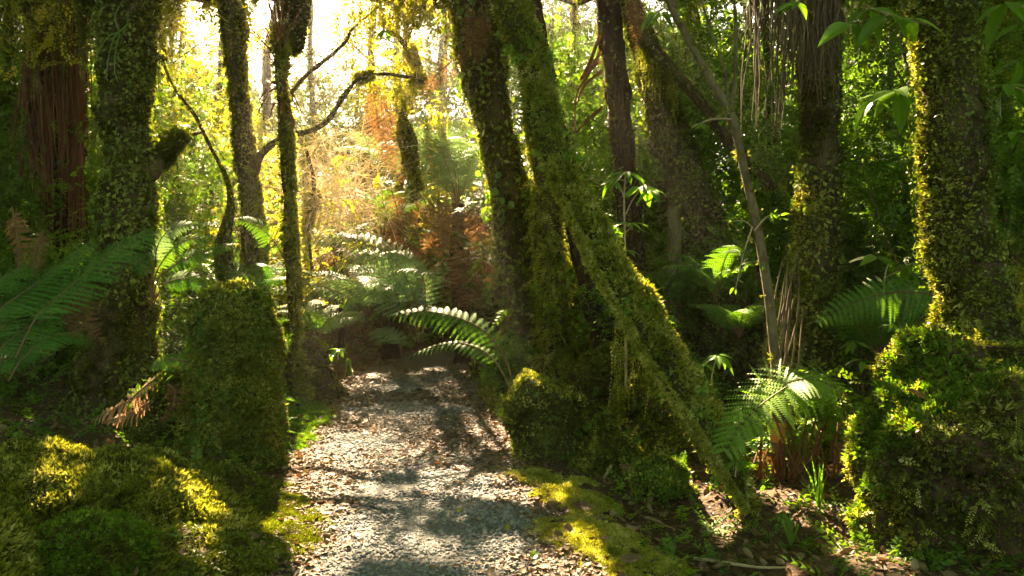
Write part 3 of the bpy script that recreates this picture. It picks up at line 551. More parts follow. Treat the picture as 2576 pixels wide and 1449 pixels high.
tree('dark_leaning_tree', 'dark trunk leaning into the crossing trunk above the root mound', [(1330, -10, 9.2, 50), (1362, 120, 9.2, 45), (1385, 250, 9.1, 45), (1410, 380, 9, 50), (1432, 500, 8.8, 50), (1456, 620, 8.6, 55), (1490, 740, 8.4, 64), (1525, 840, 8.2, 80), (1550, 920, 8.1, 120)], bark='bark_fern', moss=180, mossmat='moss_dark', leaves=60, strands=30, bend=(-.7, .3, 0))  # dark bark and sparse moss put this trunk's shade into its colour
LEAN = [(1278, -10, 6.6, 88), (1310, 80, 6.5, 88), (1342, 160, 6.35, 84), (1365, 300, 6.1, 88), (1392, 380, 5.95, 88), (1420, 450, 5.8, 86), (1457, 525, 5.65, 88), (1497, 600, 5.5, 94), (1548, 700, 5.3, 118), (1610, 778, 5.15, 116), (1662, 886, 5.0, 126), (1728, 990, 4.9, 120), (1790, 1100, 4.75, 100), (1852, 1205, 4.65, 58), (1886, 1300, 4.6, 44)]
tG, gG = tree('leaning_tree', 'long mossy trunk leaning diagonally across the middle down to the forest floor', LEAN, bark='bark_moss', moss=2400, mossmat='moss', size=(.016, .05), leaves=900, lmat='leaf_ivy', lsize=(.02, .045), top=8.5, sides=20,
              strands=0, lkeep=patchy(3, 0, .2), mkeep=patchy(3.5, -.55, .3, 4.))
g = Geo(); fur(g, gG, 19000, 'moss', (.02, .065), up=.3, jit=.5, keep=lambda P, N: ((N[:, 1] > .1) | (N[:, 2] > .3) | (N[:, 0] > .5)) & (P[:, 2] < 3.9) & patchy(3, -.45)(P, N)); g.build('lit_edge_moss', M['moss_yellow'], tG)  # yellow moss on upper and sunward faces paints the bright rim
g = Geo(); P, N = sample(gG, 2600, lambda P, N: (P[:, 2] < 3.8) & patchy(2.5, .1, .2, 9.)(P, N)); n = len(P); scatter(g, [make_sprig(3, 77, .2, .5, .42), make_sprig(3, 78, .4, .5, .42)], P, frames_yz(nrm(N * .6 + rng.normal(size=(n, 3)) * .6 + [0, 0, -.2]), N), rng.uniform(.04, .11, n)); g.build('filmy_leaves', M['fern_bright'], tG)
g = Geo(); hang_from(g, gG, 90, (.06, .2), keep=lambda P, N: (N[:, 2] < -.1) & (P[:, 2] < 3.9)); P = np.array([at(px, py, 5.3) for px, py in zip(rng.uniform(1540, 1640, 60), rng.uniform(800, 900, 60))]); L = rng.uniform(.15, .42, 60); scatter(g, STRAND, P, frames_z(np.tile([[0, 0, 1.]], (60, 1)) + rng.normal(size=(60, 3)) * .05), np.stack([L * .6, L * .6, L], 1)); g.build('hanging_moss', M['moss_yellow'], tG)
# thin moss-covered root line running along the left side of the leaning trunk
g = Geo(); V, Q = tube(pxpath([(1385, 400, 5.7, 12), (1405, 480, 5.6, 13), (1452, 580, 5.4, 14), (1500, 690, 5.2, 14), (1555, 780, 5.1, 15), (1604, 870, 4.95, 18), (1672, 970, 4.8, 20), (1748, 1080, 4.7, 22), (1818, 1190, 4.6, 24), (1880, 1290, 4.55, 22)], .55), sides=7, k=6, rough=.4, freq=12); g.add(V, Q)
g.build('creeping_root', M['bark_moss'], tG, smooth=True); h = Geo(); fur(h, g, 3800, 'm', (.015, .04), jit=.8); h.build('root_moss', M['moss_yellow'], tG)

tH, gH = tree('dark_tree_fern', 'tall dark straight trunk in the shade with drooping dead stalks', [(1528, -10, 8.5, 56), (1540, 120, 8.5, 58), (1555, 250, 8.5, 60), (1568, 380, 8.5, 60), (1582, 520, 8.5, 60), (1592, 660, 8.5, 64), (1600, 900, 8.5, 80)], bark='bark_fern', moss=250, mossmat='moss_dark', leaves=40, cat='tree fern', top=0, crown=False)
g = Geo()
for a_ in [[(1510, 130, 8.3, 10), (1478, 190, 8.2, 8), (1450, 240, 8.2, 6), (1446, 330, 8.2, 4)], [(1512, 180, 8.3, 9), (1470, 215, 8.2, 7), (1452, 260, 8.2, 5)], [(1515, 270, 8.3, 9), (1480, 300, 8.2, 8), (1448, 335, 8.2, 4)], [(1508, 90, 8.3, 10), (1480, 165, 8.2, 9), (1460, 200, 8.1, 6)], [(1505, 150, 8.3, 20), (1480, 175, 8.3, 14), (1462, 200, 8.3, 5)]]:
    V, Q = tube(pxpath(a_), sides=5, k=4); g.add(V, Q)
g.build('dead_stalks', M['strand_red'], tH)
tree('broad_leaning_tree', 'broad dark mossy trunk leaning far back in the shade right of the dark fern trunk', [(1600, 60, 9.6, 70), (1640, 180, 9.4, 90), (1672, 300, 9.2, 110), (1702, 400, 9.1, 125), (1730, 500, 9, 145), (1755, 600, 8.9, 165), (1780, 700, 8.8, 185), (1800, 850, 8.7, 210)], moss=1200, mossmat='moss_dark', leaves=250, lsize=(.03, .07), strands=70, bend=(-.8, .2, 0),
     branches=[[(1610, 90, 9.2, 26), (1660, 140, 9, 30), (1720, 210, 8.8, 28), (1780, 280, 8.6, 26), (1830, 350, 8.5, 30), (1890, 420, 8.4, 30), (1950, 475, 8.3, 22)]], mup=0)
g = Geo(); gg = tube_geo(pxpath([(1600, 95, 8.9, 20), (1660, 150, 8.8, 24), (1720, 215, 8.7, 20)]), sides=7, k=5); P, N = sample(gg, 130); n = 130; L = rng.uniform(.15, .55, n); scatter(g, STRAND, P, frames_z(np.tile([[0, 0, 1.]], (n, 1)) + rng.normal(size=(n, 3)) * .04), np.stack([L * .5 + .1, L * .5 + .1, L], 1))
t = thing('hanging_moss', at(1660, 150, 8.8), 'pale lichen strands dangling from the branch across the broad leaning trunk', 'moss'); gg.build('twig', M['bark_moss'], t); g.build('strands', M['moss'], t)
tree('pale_stub', 'short pale bare stem standing in the shade behind the seven leaved sapling', [(1690, 520, 8, 30), (1697, 560, 8, 34), (1698, 620, 8, 34), (1696, 690, 8, 36), (1696, 860, 8, 38)], bark='bark_pale', moss=120, top=0, crown=False, cat='stump', rough=.1)
tS, gS = tree('thin_sapling', 'thin crooked sapling with a forked top and sunlit edge, left of the root draped tree', [(1672, -25, 5.3, 22), (1690, 20, 5.3, 22), (1738, 110, 5.3, 22), (1795, 210, 5.25, 23), (1838, 285, 5.2, 26), (1858, 360, 5.2, 22), (1878, 450, 5.2, 22), (1900, 545, 5.2, 23), (1918, 640, 5.2, 24), (1935, 750, 5.2, 25), (1945, 850, 5.2, 26), (1955, 960, 5.2, 30), (1957, 1100, 5.2, 34)], bark='bark_pale', moss=120, mossmat='moss', top=6, crown=False, rough=.1, cat='sapling', sides=9,
     branches=[[(1838, 290, 5.2, 15), (1848, 210, 5.2, 11), (1852, 100, 5.2, 9), (1845, -20, 5.2, 8)], [(1835, 285, 5.2, 10), (1825, 190, 5.25, 7), (1800, 110, 5.3, 6), (1760, -10, 5.4, 5)]])
g = Geo(); ob = tube_geo(pxpath([(1957, 1060, 5.19, 38), (1957, 1110, 5.19, 40)]), sides=10, k=2); ob.build('orange_ring', M['orange_band'], tS)
tw = Geo(); lv = Geo()
for a_ in [[(1893, 570, 5.1, 5), (1870, 640, 5, 3), (1850, 730, 4.95, 2)], [(1895, 575, 5.15, 4), (1870, 555, 5.1, 3), (1830, 560, 5.05, 2)], [(1898, 580, 5.1, 5), (1930, 545, 5.1, 4), (1965, 540, 5.1, 2)], [(1880, 650, 5.05, 3), (1850, 680, 5, 2), (1820, 690, 4.95, 1.5)], [(1838, 300, 5.15, 5), (1790, 300, 5.1, 4), (1740, 320, 5, 2)], [(1860, 700, 5, 2), (1880, 660, 5, 2), (1920, 665, 5, 1.5)]]:
    V, Q = tube(pxpath(a_), sides=4, k=4); tw.add(V, Q); C = spline(pxpath(a_), 6)[4:, :3]; P = C[rng.integers(0, len(C), 14)] + rng.normal(size=(14, 3)) * .012; scatter(lv, BLADE, P, frames_yz(randdir(14, -.3), randdir(14, 1.5)), rng.uniform(.03, .065, 14))
tw.build('twig', M['twig_pale'], tS); lv.build('leaves', M['leaf_big'], tS)

tI, gI = tree('root_draped_tree', 'mossy tree with tan roots draping from its top, between sapling and the largest trunk', [(2058, -10, 6.5, 116), (2060, 120, 6.5, 108), (2062, 260, 6.5, 104), (2062, 400, 6.5, 104), (2058, 520, 6.5, 108), (2052, 640, 6.5, 120), (2040, 760, 6.5, 140), (2025, 860, 6.5, 160), (2015, 960, 6.5, 185), (2015, 1080, 6.5, 210)], moss=1500, mossmat='moss_dark', leaves=700, lsize=(.025, .06), lkeep=patchy(2.5, -.1, .3))
g = Geo(); fur(g, gI, 12000, 'm', (.03, .07), jit=.7, keep=lambda P, N: (N[:, 0] < -.15) & (P[:, 2] < 2.0)); g.build('lit_edge_moss', M['moss_yellow'], tI)  # sunlight on the lower left side painted as yellow moss
g = Geo(); hang_from(g, gI, 120, (.1, .35), keep=lambda P, N: (N[:, 0] < -.3) & (P[:, 2] < 2.1)); g.build('hanging_moss', M['moss'], tI)
g = Geo()
for k in range(165):
    x0 = rng.uniform(1885, 2110) if k % 3 else rng.uniform(1960, 2110); y0 = rng.uniform(-60, -10); ln = rng.uniform(90, 380) if x0 < 1985 else rng.uniform(80, 290); dx = rng.uniform(-25, 8) if x0 < 2040 else rng.uniform(-35, 30); Yk = rng.uniform(5.85, 6.2)
    V, Q = tube(pxpath([(x0, y0, Yk, rng.uniform(2, 6)), (x0 + dx * .25 + rng.uniform(-9, 9), y0 + ln * .33, Yk, 4), (x0 + dx * .6 + rng.uniform(-12, 12), y0 + ln * .66, Yk + rng.uniform(-.1, .1), 3.5), (x0 + dx, y0 + ln, Yk, 1.5)]), sides=5, k=3); g.add(V, Q)
for k in range(13):
    x0 = rng.uniform(1965, 2030); y0 = rng.uniform(620, 800); V, Q = tube(pxpath([(x0, y0, 6.0, 3), (x0 - rng.uniform(0, 25), y0 + 120, 6.0, 6), (x0 - rng.uniform(10, 50), y0 + rng.uniform(180, 260), 6.0, 4)]), sides=5, k=3); g.add(V, Q)
g.build('draped_roots', M['strand_tan'], tI)

tJ, gJ = tree('largest_tree', 'largest near trunk on the right, dark with small leaves and a mossy edge coloured as sunlit', [(2366, -10, 4.2, 160), (2376, 100, 4.2, 160), (2385, 200, 4.2, 162), (2394, 300, 4.2, 164), (2402, 420, 4.2, 162), (2412, 540, 4.2, 164), (2424, 660, 4.2, 168), (2436, 760, 4.2, 178), (2450, 850, 4.2, 215), (2465, 930, 4.2, 290), (2480, 1020, 4.2, 400)], moss=2600, mossmat='moss_dark', size=(.014, .034), leaves=2600, lmat='leaf_ivy', lsize=(.012, .03), sides=24, lkeep=patchy(4, -.2, .3), mup=0, rough=.16)
g = Geo(); fur(g, gJ, 22000, 'm', (.014, .04), jit=.7, keep=lambda P, N: (N[:, 0] < -.25) & (P[:, 2] < 3.0) & patchy(2.5, -.5, .3)(P, N)); g.build('lit_edge_moss', M['moss_yellow'], tJ)  # yellow moss along the left edge paints its sunlit rim
MJ = loft([(880, 2400, 2640), (915, 2352, 2680), (955, 2318, 2720), (1000, 2272, 2750), (1060, 2215, 2780), (1130, 2178, 2800), (1210, 2160, 2800), (1300, 2165, 2800), (1400, 2185, 2790), (1520, 2190, 2790), (1700, 2200, 2790)], 3.9, depth=.8, sides=60, k=7, rough=.36, freq=5, dy=.1)
t = thing('mossy_root_mound', at(2450, 1449, 3.9), 'big mossy root mound under the largest trunk, filling the lower right corner', 'mossy mound'); MJ.build('core', M['soil'], t, smooth=True)
g = Geo(); fur(g, MJ, 34000, 'm', (.018, .045), up=.3, jit=.5, keep=patchy(2.6, -.05, .2, 2.)); g.build('moss', M['moss_green'], t)
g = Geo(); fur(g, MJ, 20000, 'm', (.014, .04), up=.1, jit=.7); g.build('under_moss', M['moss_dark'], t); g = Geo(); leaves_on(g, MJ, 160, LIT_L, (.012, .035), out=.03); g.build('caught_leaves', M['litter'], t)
g = Geo(); fur(g, MJ, 14000, 'm', (.015, .04), up=.5, jit=.5, keep=lambda P, N: ((N[:, 2] > .35) | (N[:, 0] < -.6)) & patchy(4, -.1, .3)(P, N)); g.build('lit_side_moss', M['moss_yellow'], t)  # yellow moss on top and left faces stands for sunlight there
g = Geo(); P, N = sample(MJ, 1600, patchy(3, 0, .3, 5.)); n = len(P); scatter(g, MINIFERN + [SPRIG[0]], P, frames_yz(nrm(N * .6 + [0, 0, .1] + rng.normal(size=(n, 3)) * .5), N + [0, 0, .5]), rng.uniform(.03, .1, n)); g.build('small_ferns', M['moss_yellow'], t)
g = Geo(); leaves_on(g, MJ, 4200, [LEAF], (.014, .034), out=.03, keep=patchy(3, .0, .3, 8.)); g.build('small_leaves', M['leaf_ivy'], t)

# ------------------------------------------------------------------ stumps, mounds and banks
def lump(name, label, cat, rows, Y, n, mat='moss', depth=1., rough=.12, core='bark_moss', size=(.016, .04), top=None, leaves=0, ferns=0, dy=0., keep=None, lean=0., sides=32, slope=0., sq=0.):
    L_ = loft(rows, Y, depth, sides, 6, rough, 5, dy, lean, slope, sq); b = at((rows[-1][1] + rows[-1][2]) / 2, rows[-1][0], Y); t = thing(name, b, label, cat); L_.build('core', M[core], t, smooth=True)
    g = Geo(); fur(g, L_, n, 'm', size, up=.2, jit=.5, keep=keep); g.build('moss', M[mat], t)
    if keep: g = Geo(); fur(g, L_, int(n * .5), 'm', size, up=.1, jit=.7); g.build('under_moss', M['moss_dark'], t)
    if top: g = Geo(); fur(g, L_, int(n * .35), 'm', (size[0], size[1] * 1.1), up=.5, jit=.5, keep=lambda P, N: (N[:, 2] > .3) | ((N[:, 1] > .1) & (np.abs(N[:, 0]) > .5))); g.build('lit_top_moss', M[top], t)  # lighter moss on top and sunward rim has the sunlight put into its colour
    if leaves: g = Geo(); leaves_on(g, L_, leaves, [LEAF], (.018, .04), out=.03); g.build('small_leaves', M['leaf_ivy'], t)
    if ferns: g = Geo(); P, N = sample(L_, ferns); k = len(P); scatter(g, MINIFERN, P, frames_yz(nrm(N * .7 + rng.normal(size=(k, 3)) * .5), N + [0, 0, .6]), rng.uniform(.04, .12, k)); g.build('small_ferns', M['fern'], t)
    return t, L_
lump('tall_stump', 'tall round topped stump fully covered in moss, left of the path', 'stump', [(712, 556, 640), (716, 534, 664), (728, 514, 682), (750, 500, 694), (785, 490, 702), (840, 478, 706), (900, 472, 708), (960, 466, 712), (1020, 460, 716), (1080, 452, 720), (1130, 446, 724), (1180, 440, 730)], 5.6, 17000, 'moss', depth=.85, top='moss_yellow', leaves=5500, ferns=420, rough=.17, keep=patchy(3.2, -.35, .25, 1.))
lump('stump_shoulder', 'low dark leafy mound between the tall mossy stump and the ivy trunk', 'mossy mound', [(925, 420, 440), (940, 395, 470), (975, 370, 500), (1030, 340, 520), (1100, 310, 560), (1200, 300, 600)], 5.9, 8000, 'moss_dark', depth=.8, leaves=2600, ferns=160)
lump('cut_stump', 'square low stump with a mossy top coloured as sunlit behind two fern stalks', 'stump', [(936, 1322, 1440), (937, 1303, 1465), (948, 1299, 1475), (985, 1298, 1484), (1030, 1300, 1486), (1085, 1302, 1488), (1120, 1304, 1480), (1150, 1304, 1470), (1180, 1304, 1470)], 5.9, 9000, 'moss_dark', depth=.9, top='moss_yellow', leaves=1300, ferns=90, rough=.2, keep=patchy(4, .05, .25), slope=.5, sq=.8)
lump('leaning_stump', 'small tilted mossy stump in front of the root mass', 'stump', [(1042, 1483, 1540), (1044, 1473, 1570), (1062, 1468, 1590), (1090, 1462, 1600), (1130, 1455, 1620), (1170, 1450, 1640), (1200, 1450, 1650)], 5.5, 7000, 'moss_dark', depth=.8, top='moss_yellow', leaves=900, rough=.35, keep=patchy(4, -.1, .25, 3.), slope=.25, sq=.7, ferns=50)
lump('root_mass', 'jagged dark root mass under the leaning trunk', 'tree roots', [(950, 1585, 1605), (962, 1575, 1625), (990, 1560, 1640), (1020, 1555, 1660), (1060, 1540, 1690), (1110, 1520, 1710), (1160, 1510, 1720), (1210, 1505, 1730)], 5.9, 6500, 'moss_dark', depth=.7, top='moss_yellow', leaves=700, rough=.7, keep=patchy(4, .15, .2, 6.), ferns=90, core='soil')  # dark moss and soil colour the shaded gaps among the roots
lump('mossy_boulder', 'broad green mound behind the stumps at the foot of the dark leaning tree', 'mossy mound', [(862, 1520, 1560), (880, 1480, 1610), (910, 1440, 1650), (950, 1420, 1690), (1000, 1410, 1720), (1070, 1400, 1740), (1130, 1400, 1750)], 7.0, 15000, 'moss_dark', depth=.7, leaves=1800, ferns=260, size=(.018, .045), rough=.55, keep=patchy(3, .0, .2, 3.), core='soil')  # darkened moss and soil stand for shade between the lumps
lump('moss_hummock', 'green moss hummock at the inner bend of the path below the bowed trunk', 'mossy mound', [(835, 1275, 1290), (850, 1262, 1310), (890, 1235, 1340), (930, 1212, 1365), (975, 1195, 1385), (1010, 1190, 1400), (1030, 1190, 1400)], 9.0, 9000, 'moss_green', depth=.8, size=(.025, .055))
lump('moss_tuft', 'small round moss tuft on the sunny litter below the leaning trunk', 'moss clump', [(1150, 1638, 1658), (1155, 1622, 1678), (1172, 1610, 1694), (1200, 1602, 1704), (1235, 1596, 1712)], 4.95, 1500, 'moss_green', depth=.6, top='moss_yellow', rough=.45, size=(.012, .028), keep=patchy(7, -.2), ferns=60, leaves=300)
lump('earth_mound', 'dark rooty earth mound at the foot of the slender trunk', 'earth mound', [(852, 745, 770), (860, 730, 800), (885, 715, 820), (915, 705, 832), (950, 695, 850), (1010, 680, 870)], 8.2, 1500, 'moss_dark', depth=.8, core='soil', leaves=200, rough=.3)
lump('tiny_stump', 'tiny mossy post stub at the left side of the far path', 'stump', [(907, 870, 882), (911, 866, 886), (930, 866, 887), (945, 862, 892)], 9.6, 350, 'moss_green', depth=1., size=(.015, .03), sides=12, rough=.05)
def dome(name, label, cx, cy, rx, ry, h, n, mat, size, ang=0., leaves=0, pw=2.4, top=None, nz=.16):
    nx = 70; U, W_ = np.meshgrid(np.linspace(-1.15, 1.15, nx), np.linspace(-1.15, 1.15, nx)); X = cx + U * rx * math.cos(ang) - W_ * ry * math.sin(ang); Y_ = cy + U * rx * math.sin(ang) + W_ * ry * math.cos(ang)
    r = (np.abs(U) ** pw + np.abs(W_) ** pw) ** (1 / pw); Pn = np.stack([X, Y_, X * 0], -1).reshape(-1, 3); nn = .6 * fbm(Pn * 3, 3).reshape(X.shape)
    Z = height(X, Y_) - .03 + .022 * fbm(Pn * 6, 2).reshape(X.shape) * np.clip(1.1 - r, 0, 1) + (h + .0 * X) * np.clip(1 - (r * (1 + .12 * nn)) ** 3, -.25, 1) ** 1 * (1 + nz * nn) + .02 * fbm(Pn * 12, 2).reshape(X.shape); Z = np.maximum(Z, height(X, Y_) - .08)
    V = np.stack([X, Y_, Z], -1).reshape(-1, 3); i = np.arange(nx - 1)[:, None] * nx; j = np.arange(nx - 1)[None]; g = Geo(); g.add(V, np.stack([i + j, i + j + 1, i + nx + j + 1, i + nx + j], 2).reshape(-1, 4))
    t = thing(name, (cx, cy, float(height(cx, cy))), label, 'moss bank'); g.build('core', M['soil'], t, smooth=True)
    nk = lambda P, N: (P[:, 2] > height(P[:, 0], P[:, 1]) - .01) & ((fbm(P * 8 + cx, 3) + rng.normal(size=len(P)) * .12) > -.3)
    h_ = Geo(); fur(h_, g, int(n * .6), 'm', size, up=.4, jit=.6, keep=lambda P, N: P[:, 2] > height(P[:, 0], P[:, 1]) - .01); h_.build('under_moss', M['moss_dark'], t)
    h_ = Geo(); leaves_on(h_, g, 60, LIT_L, (.012, .04), out=.03, keep=lambda P, N: P[:, 2] > height(P[:, 0], P[:, 1]) + .03); h_.build('caught_leaves', M['litter'], t)
    h_ = Geo(); fur(h_, g, n, 'm', size, up=.4, jit=.45, keep=nk); h_.build('moss', M[mat], t)
    if leaves: h_ = Geo(); leaves_on(h_, g, leaves, [LEAF], (.012, .03), out=.03, keep=nk); h_.build('small_leaves', M['leaf_ivy'], t)
    return t
dome('moss_bank', 'long yellow green moss covered bank at the left edge below the tall stump', -2.5, 4.3, 1.18, .55, .31, 29000, 'moss_yellow', (.024, .048), ang=-.1, leaves=1500, pw=2.2)
dome('near_moss_bank', 'near mossy bank filling the lower left corner', -2.25, 2.95, .62, .55, .38, 14000, 'moss_yellow', (.025, .048), leaves=700)
dome('near_moss_cushion', 'bright green rounded moss cushion in the lower left, in front of the long bank', -1.72, 3.25, .31, .36, .36, 10000, 'moss_green', (.018, .036), leaves=200, pw=2.)
dome('leafy_bank', 'low dark mossy hump with tiny leaves between the bright cushion and the gravel', -1.48, 3.8, .4, .45, .1, 7000, 'moss', (.012, .028), leaves=4500)
dome('leafy_bank', 'dark leafy slope between the long moss bank and the gravel', -1.8, 4.7, .4, .5, .07, 3500, 'moss', (.015, .035), leaves=6000)

for pts in [[(1400, 900, 8.3, 40), (1440, 960, 7.9, 30), (1500, 1000, 7.4, 22), (1540, 1060, 6.9, 12)], [(1530, 900, 8.0, 46), (1580, 960, 7.4, 32), (1600, 1010, 6.6, 26), (1640, 1090, 6.0, 18), (1660, 1150, 5.6, 10)], [(1300, 900, 9.2, 40), (1250, 960, 8.9, 26), (1225, 1000, 8.6, 14)], [(1560, 985, 5.9, 26), (1545, 1040, 5.7, 24), (1520, 1090, 5.5, 20), (1500, 1140, 5.4, 12)]]:
    g = Geo(); V, Q = tube(pxpath(pts), sides=8, k=7, rough=.45, freq=9); g.add(V, Q); p_ = pxpath(pts)[0]
    t = thing('surface_root', p_[:3], {1400: 'mossy root snaking from the fern hung trunk to the boulder', 1530: 'long twisting root under the diagonal trunk', 1300: 'root reaching from the bowed trunk to the path edge', 1560: 'short mossy root spur above the tilted stump'}[pts[0][0]], 'root'); g.build('root', M['bark_moss'], t, smooth=True); h = Geo(); fur(h, g, 1500, 'm', (.02, .05), up=.3, keep=lambda P, N: N[:, 2] > -.2); h.build('moss', M['moss'], t)
# ------------------------------------------------------------------ ferns
def fern(name, label, px, py, Y, nf, L, p0, p1, wid, mat, trunk=0, dead=0, group=None, az0=0, az1=2 * math.pi, n=22, m=9, onground=False, cat='fern', deadL=.6, stalks=0):
    p = at(px, py, Y)
    if onground: p[2] = height(p[0], p[1])
    gz = float(height(p[0], p[1])); base = np.array([p[0], p[1], gz if trunk else p[2]]); t = thing(name, base, label, cat, group); off = p - base
    if trunk: tube_geo([(*(p + [0, 0, .05]), trunk), (*(p * .6 + base * .4), trunk * .9), (*(p * .3 + base * .7), trunk), (*(base + [0, 0, -.2]), trunk * 1.3)], sides=10, k=6, rough=.35, freq=8).build('trunk', M['bark_fern'], t, smooth=True)
    for i in range(nf):
        v = i % 3; me = frond_mesh((mat, L, p0, p1, wid, v), L, p0 + v * 6, p1 - v * 8, wid, mat, n=n, m=m)
        add_frond(t, me, az0 + (az1 - az0) * (i + rng.uniform(.1, .9)) / nf, rng.uniform(-.2, .15), rng.uniform(-.35, .35), rng.uniform(.75, 1.1), tuple(off))
    for i in range(dead):
        v = i % 2; me = frond_mesh(('dead', deadL, v), deadL, 0 - 20 * v, -85, .14 * deadL / .6, 'dead', n=18, m=8, ragged=.15)
        add_frond(t, me, 2 * math.pi * (i + rng.random()) / dead, rng.uniform(-.4, .1), rng.uniform(-.4, .4), rng.uniform(.7, 1.15), tuple(off + [0, 0, -.03]))
    if stalks:
        g = Geo()
        for i in range(stalks):
            a = rng.uniform(0, 6.28); sp = rng.uniform(.15, .5); e = p + [math.cos(a) * sp, math.sin(a) * sp, rng.uniform(.3, .7)]; V, Q = tube([(*p, .009), (*(p * .5 + e * .5 + [0, 0, .06]), .007), (*e, .003)], sides=4, k=4); g.add(V, Q)
        g.build('stalks', M['stem'], t)
    return t
def frond_at(t, pts, wid, mat, Y=None, **kw):
    C = spline([at(*q) for q in pts], 5); g = Geo(); frond_pts(g, C, wid, **kw); return g.build('frond', [M[mat], M['stem']], t)

t = thing('path_fern', at(1305, 1150, 5.85), 'two long arching fern fronds reaching left over the path from the square stump', 'fern')
frond_at(t, [(1303, 1100, 5.75), (1301, 1040, 5.8), (1291, 970, 5.9), (1268, 895, 6.0), (1222, 835, 6.1), (1150, 798, 6.15), (1060, 783, 6.2), (972, 797, 6.25)], .23, 'fern', n=19, m=12, stipe=.43, up=(0.15, -.55, .8), droop=.35, rad=.009, fwd=.3, taper=.6)
frond_at(t, [(1301, 1100, 5.75), (1297, 1040, 5.75), (1282, 975, 5.8), (1250, 915, 5.85), (1212, 880, 5.9), (1150, 862, 5.95), (1080, 875, 6.0), (1012, 906, 6.05)], .13, 'fern', n=19, m=11, stipe=.42, up=(0.1, -.4, .9), droop=.3, rad=.009, fwd=.3)
frond_at(t, [(1299, 1110, 5.75), (1293, 1060, 5.75), (1285, 1010, 5.8), (1287, 980, 5.8)], .03, 'dead', n=6, m=4, stipe=.8, rad=.006)
t = thing('sunlit_fern', at(1990, 1200, 4.9), 'large fern with sun glare put into its bright frond colour, at the foot of the thin sapling', 'fern')
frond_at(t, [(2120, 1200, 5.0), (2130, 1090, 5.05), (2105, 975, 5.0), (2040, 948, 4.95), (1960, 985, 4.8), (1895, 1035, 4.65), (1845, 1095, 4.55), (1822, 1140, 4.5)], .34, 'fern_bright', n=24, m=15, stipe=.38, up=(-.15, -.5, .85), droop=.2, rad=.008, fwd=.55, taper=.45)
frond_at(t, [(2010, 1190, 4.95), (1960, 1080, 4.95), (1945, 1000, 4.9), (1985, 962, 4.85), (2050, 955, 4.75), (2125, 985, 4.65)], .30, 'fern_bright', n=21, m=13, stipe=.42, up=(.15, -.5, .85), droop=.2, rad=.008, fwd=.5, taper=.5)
g = Geo()
for k in range(46):
    x0 = rng.uniform(1900, 2190); y0 = rng.uniform(1040, 1180); V, Q = tube(pxpath([(x0, y0, rng.uniform(4.9, 5.4), 3), (x0 + rng.uniform(-25, 25), y0 + 70, 5.1, 5), (x0 + rng.uniform(-50, 50), y0 + rng.uniform(120, 190), 5.1, 6)]), sides=4, k=3); g.add(V, Q)
g.build('dead_stalks', M['strand_red'], t)
for k in range(9):
    x0 = rng.uniform(1900, 2180); y0 = rng.uniform(1090, 1180); frond_at(t, [(x0, y0, 5.2), (x0 + rng.uniform(-30, 30), y0 + 45, 5.15), (x0 + rng.uniform(-60, 60), y0 + 110, 5.1)], .1, 'dead', n=14, m=7, stipe=.05, up=(0, -.9, .2), ragged=.2)
t = thing('hanging_fern', at(2345, 735, 5.3), 'dark fern frond with hanging leaflets and one blazing white tip, left of the largest trunk', 'fern')
frond_at(t, [(2400, 770, 5.2), (2340, 740, 5.3), (2260, 735, 5.35), (2180, 750, 5.4), (2110, 778, 5.45), (2055, 818, 5.5)], .24, 'fern', n=22, m=12, stipe=.1, up=(0, -.8, .45), droop=.5, fwd=.25)
frond_at(t, [(2400, 800, 5.3), (2330, 775, 5.5), (2260, 770, 5.6), (2190, 800, 5.7)], .14, 'fern_dark', n=16, m=9, stipe=.1, up=(0, -.7, .6), droop=.5)
t = thing('shade_fern', at(-60, 1000, 5.6), 'big dark green fern spreading in deep shade at the left edge', 'fern')
for C, w_ in [([(40, 900), (90, 800), (139, 753), (211, 692), (290, 632), (385, 578)], .36), ([(-60, 900), (-20, 800), (50, 742), (110, 700), (170, 655), (235, 610)], .30), ([(-60, 960), (0, 880), (60, 830), (120, 800), (180, 770), (235, 755)], .26), ([(-90, 820), (-40, 740), (10, 700), (60, 675), (110, 655)], .24),
              ([(-60, 980), (-20, 930), (40, 890), (90, 875), (130, 880)], .22), ([(20, 960), (60, 900), (120, 850), (180, 840), (230, 860)], .2), ([(-40, 900), (-10, 850), (30, 780), (90, 745), (150, 725)], .26)]:
    frond_at(t, [(a, b, 5.6 + .1 * i) for i, (a, b) in enumerate(C)], w_, 'fern_dark', n=24, m=15, stipe=.22, up=(-.2, -.7, .7), droop=.25, fwd=.55, taper=.5, rad=.008)
for C in [[(210, 700), (205, 760), (230, 830), (270, 870)], [(190, 740), (170, 800), (200, 850)], [(30, 520), (45, 600), (50, 680)], [(110, 580), (90, 640), (85, 700)]]:
    frond_at(t, [(a, b, 5.9) for a, b in C], .12, 'dead', n=16, m=8, stipe=.1, up=(0, -.9, .1), ragged=.1)
t = thing('stalked_fern', at(378, 690, 6.9), 'fern on red stalks with one pale lit frond, in front of the ivy trunk', 'fern')
for C, w_, mt in [([(380, 760), (385, 690), (400, 610), (440, 572), (510, 564)], .16, 'fern_teal'), ([(380, 760), (392, 690), (430, 630), (480, 600), (520, 612)], .14, 'fern'), ([(380, 770), (400, 700), (450, 660), (520, 630), (600, 615)], .14, 'fern_dark'), ([(385, 770), (410, 720), (460, 700), (520, 720)], .16, 'fern_dark'), ([(380, 760), (370, 690), (330, 640), (280, 640)], .15, 'fern_dark')]:
    frond_at(t, [(a, b, 6.8) for a, b in C], w_, mt, n=20, m=10, stipe=.38, up=(0, -.7, .7))
t = thing('small_fern', at(700, 660, 7.6), 'small green frond crossing the twin trunk above the tall stump', 'fern')
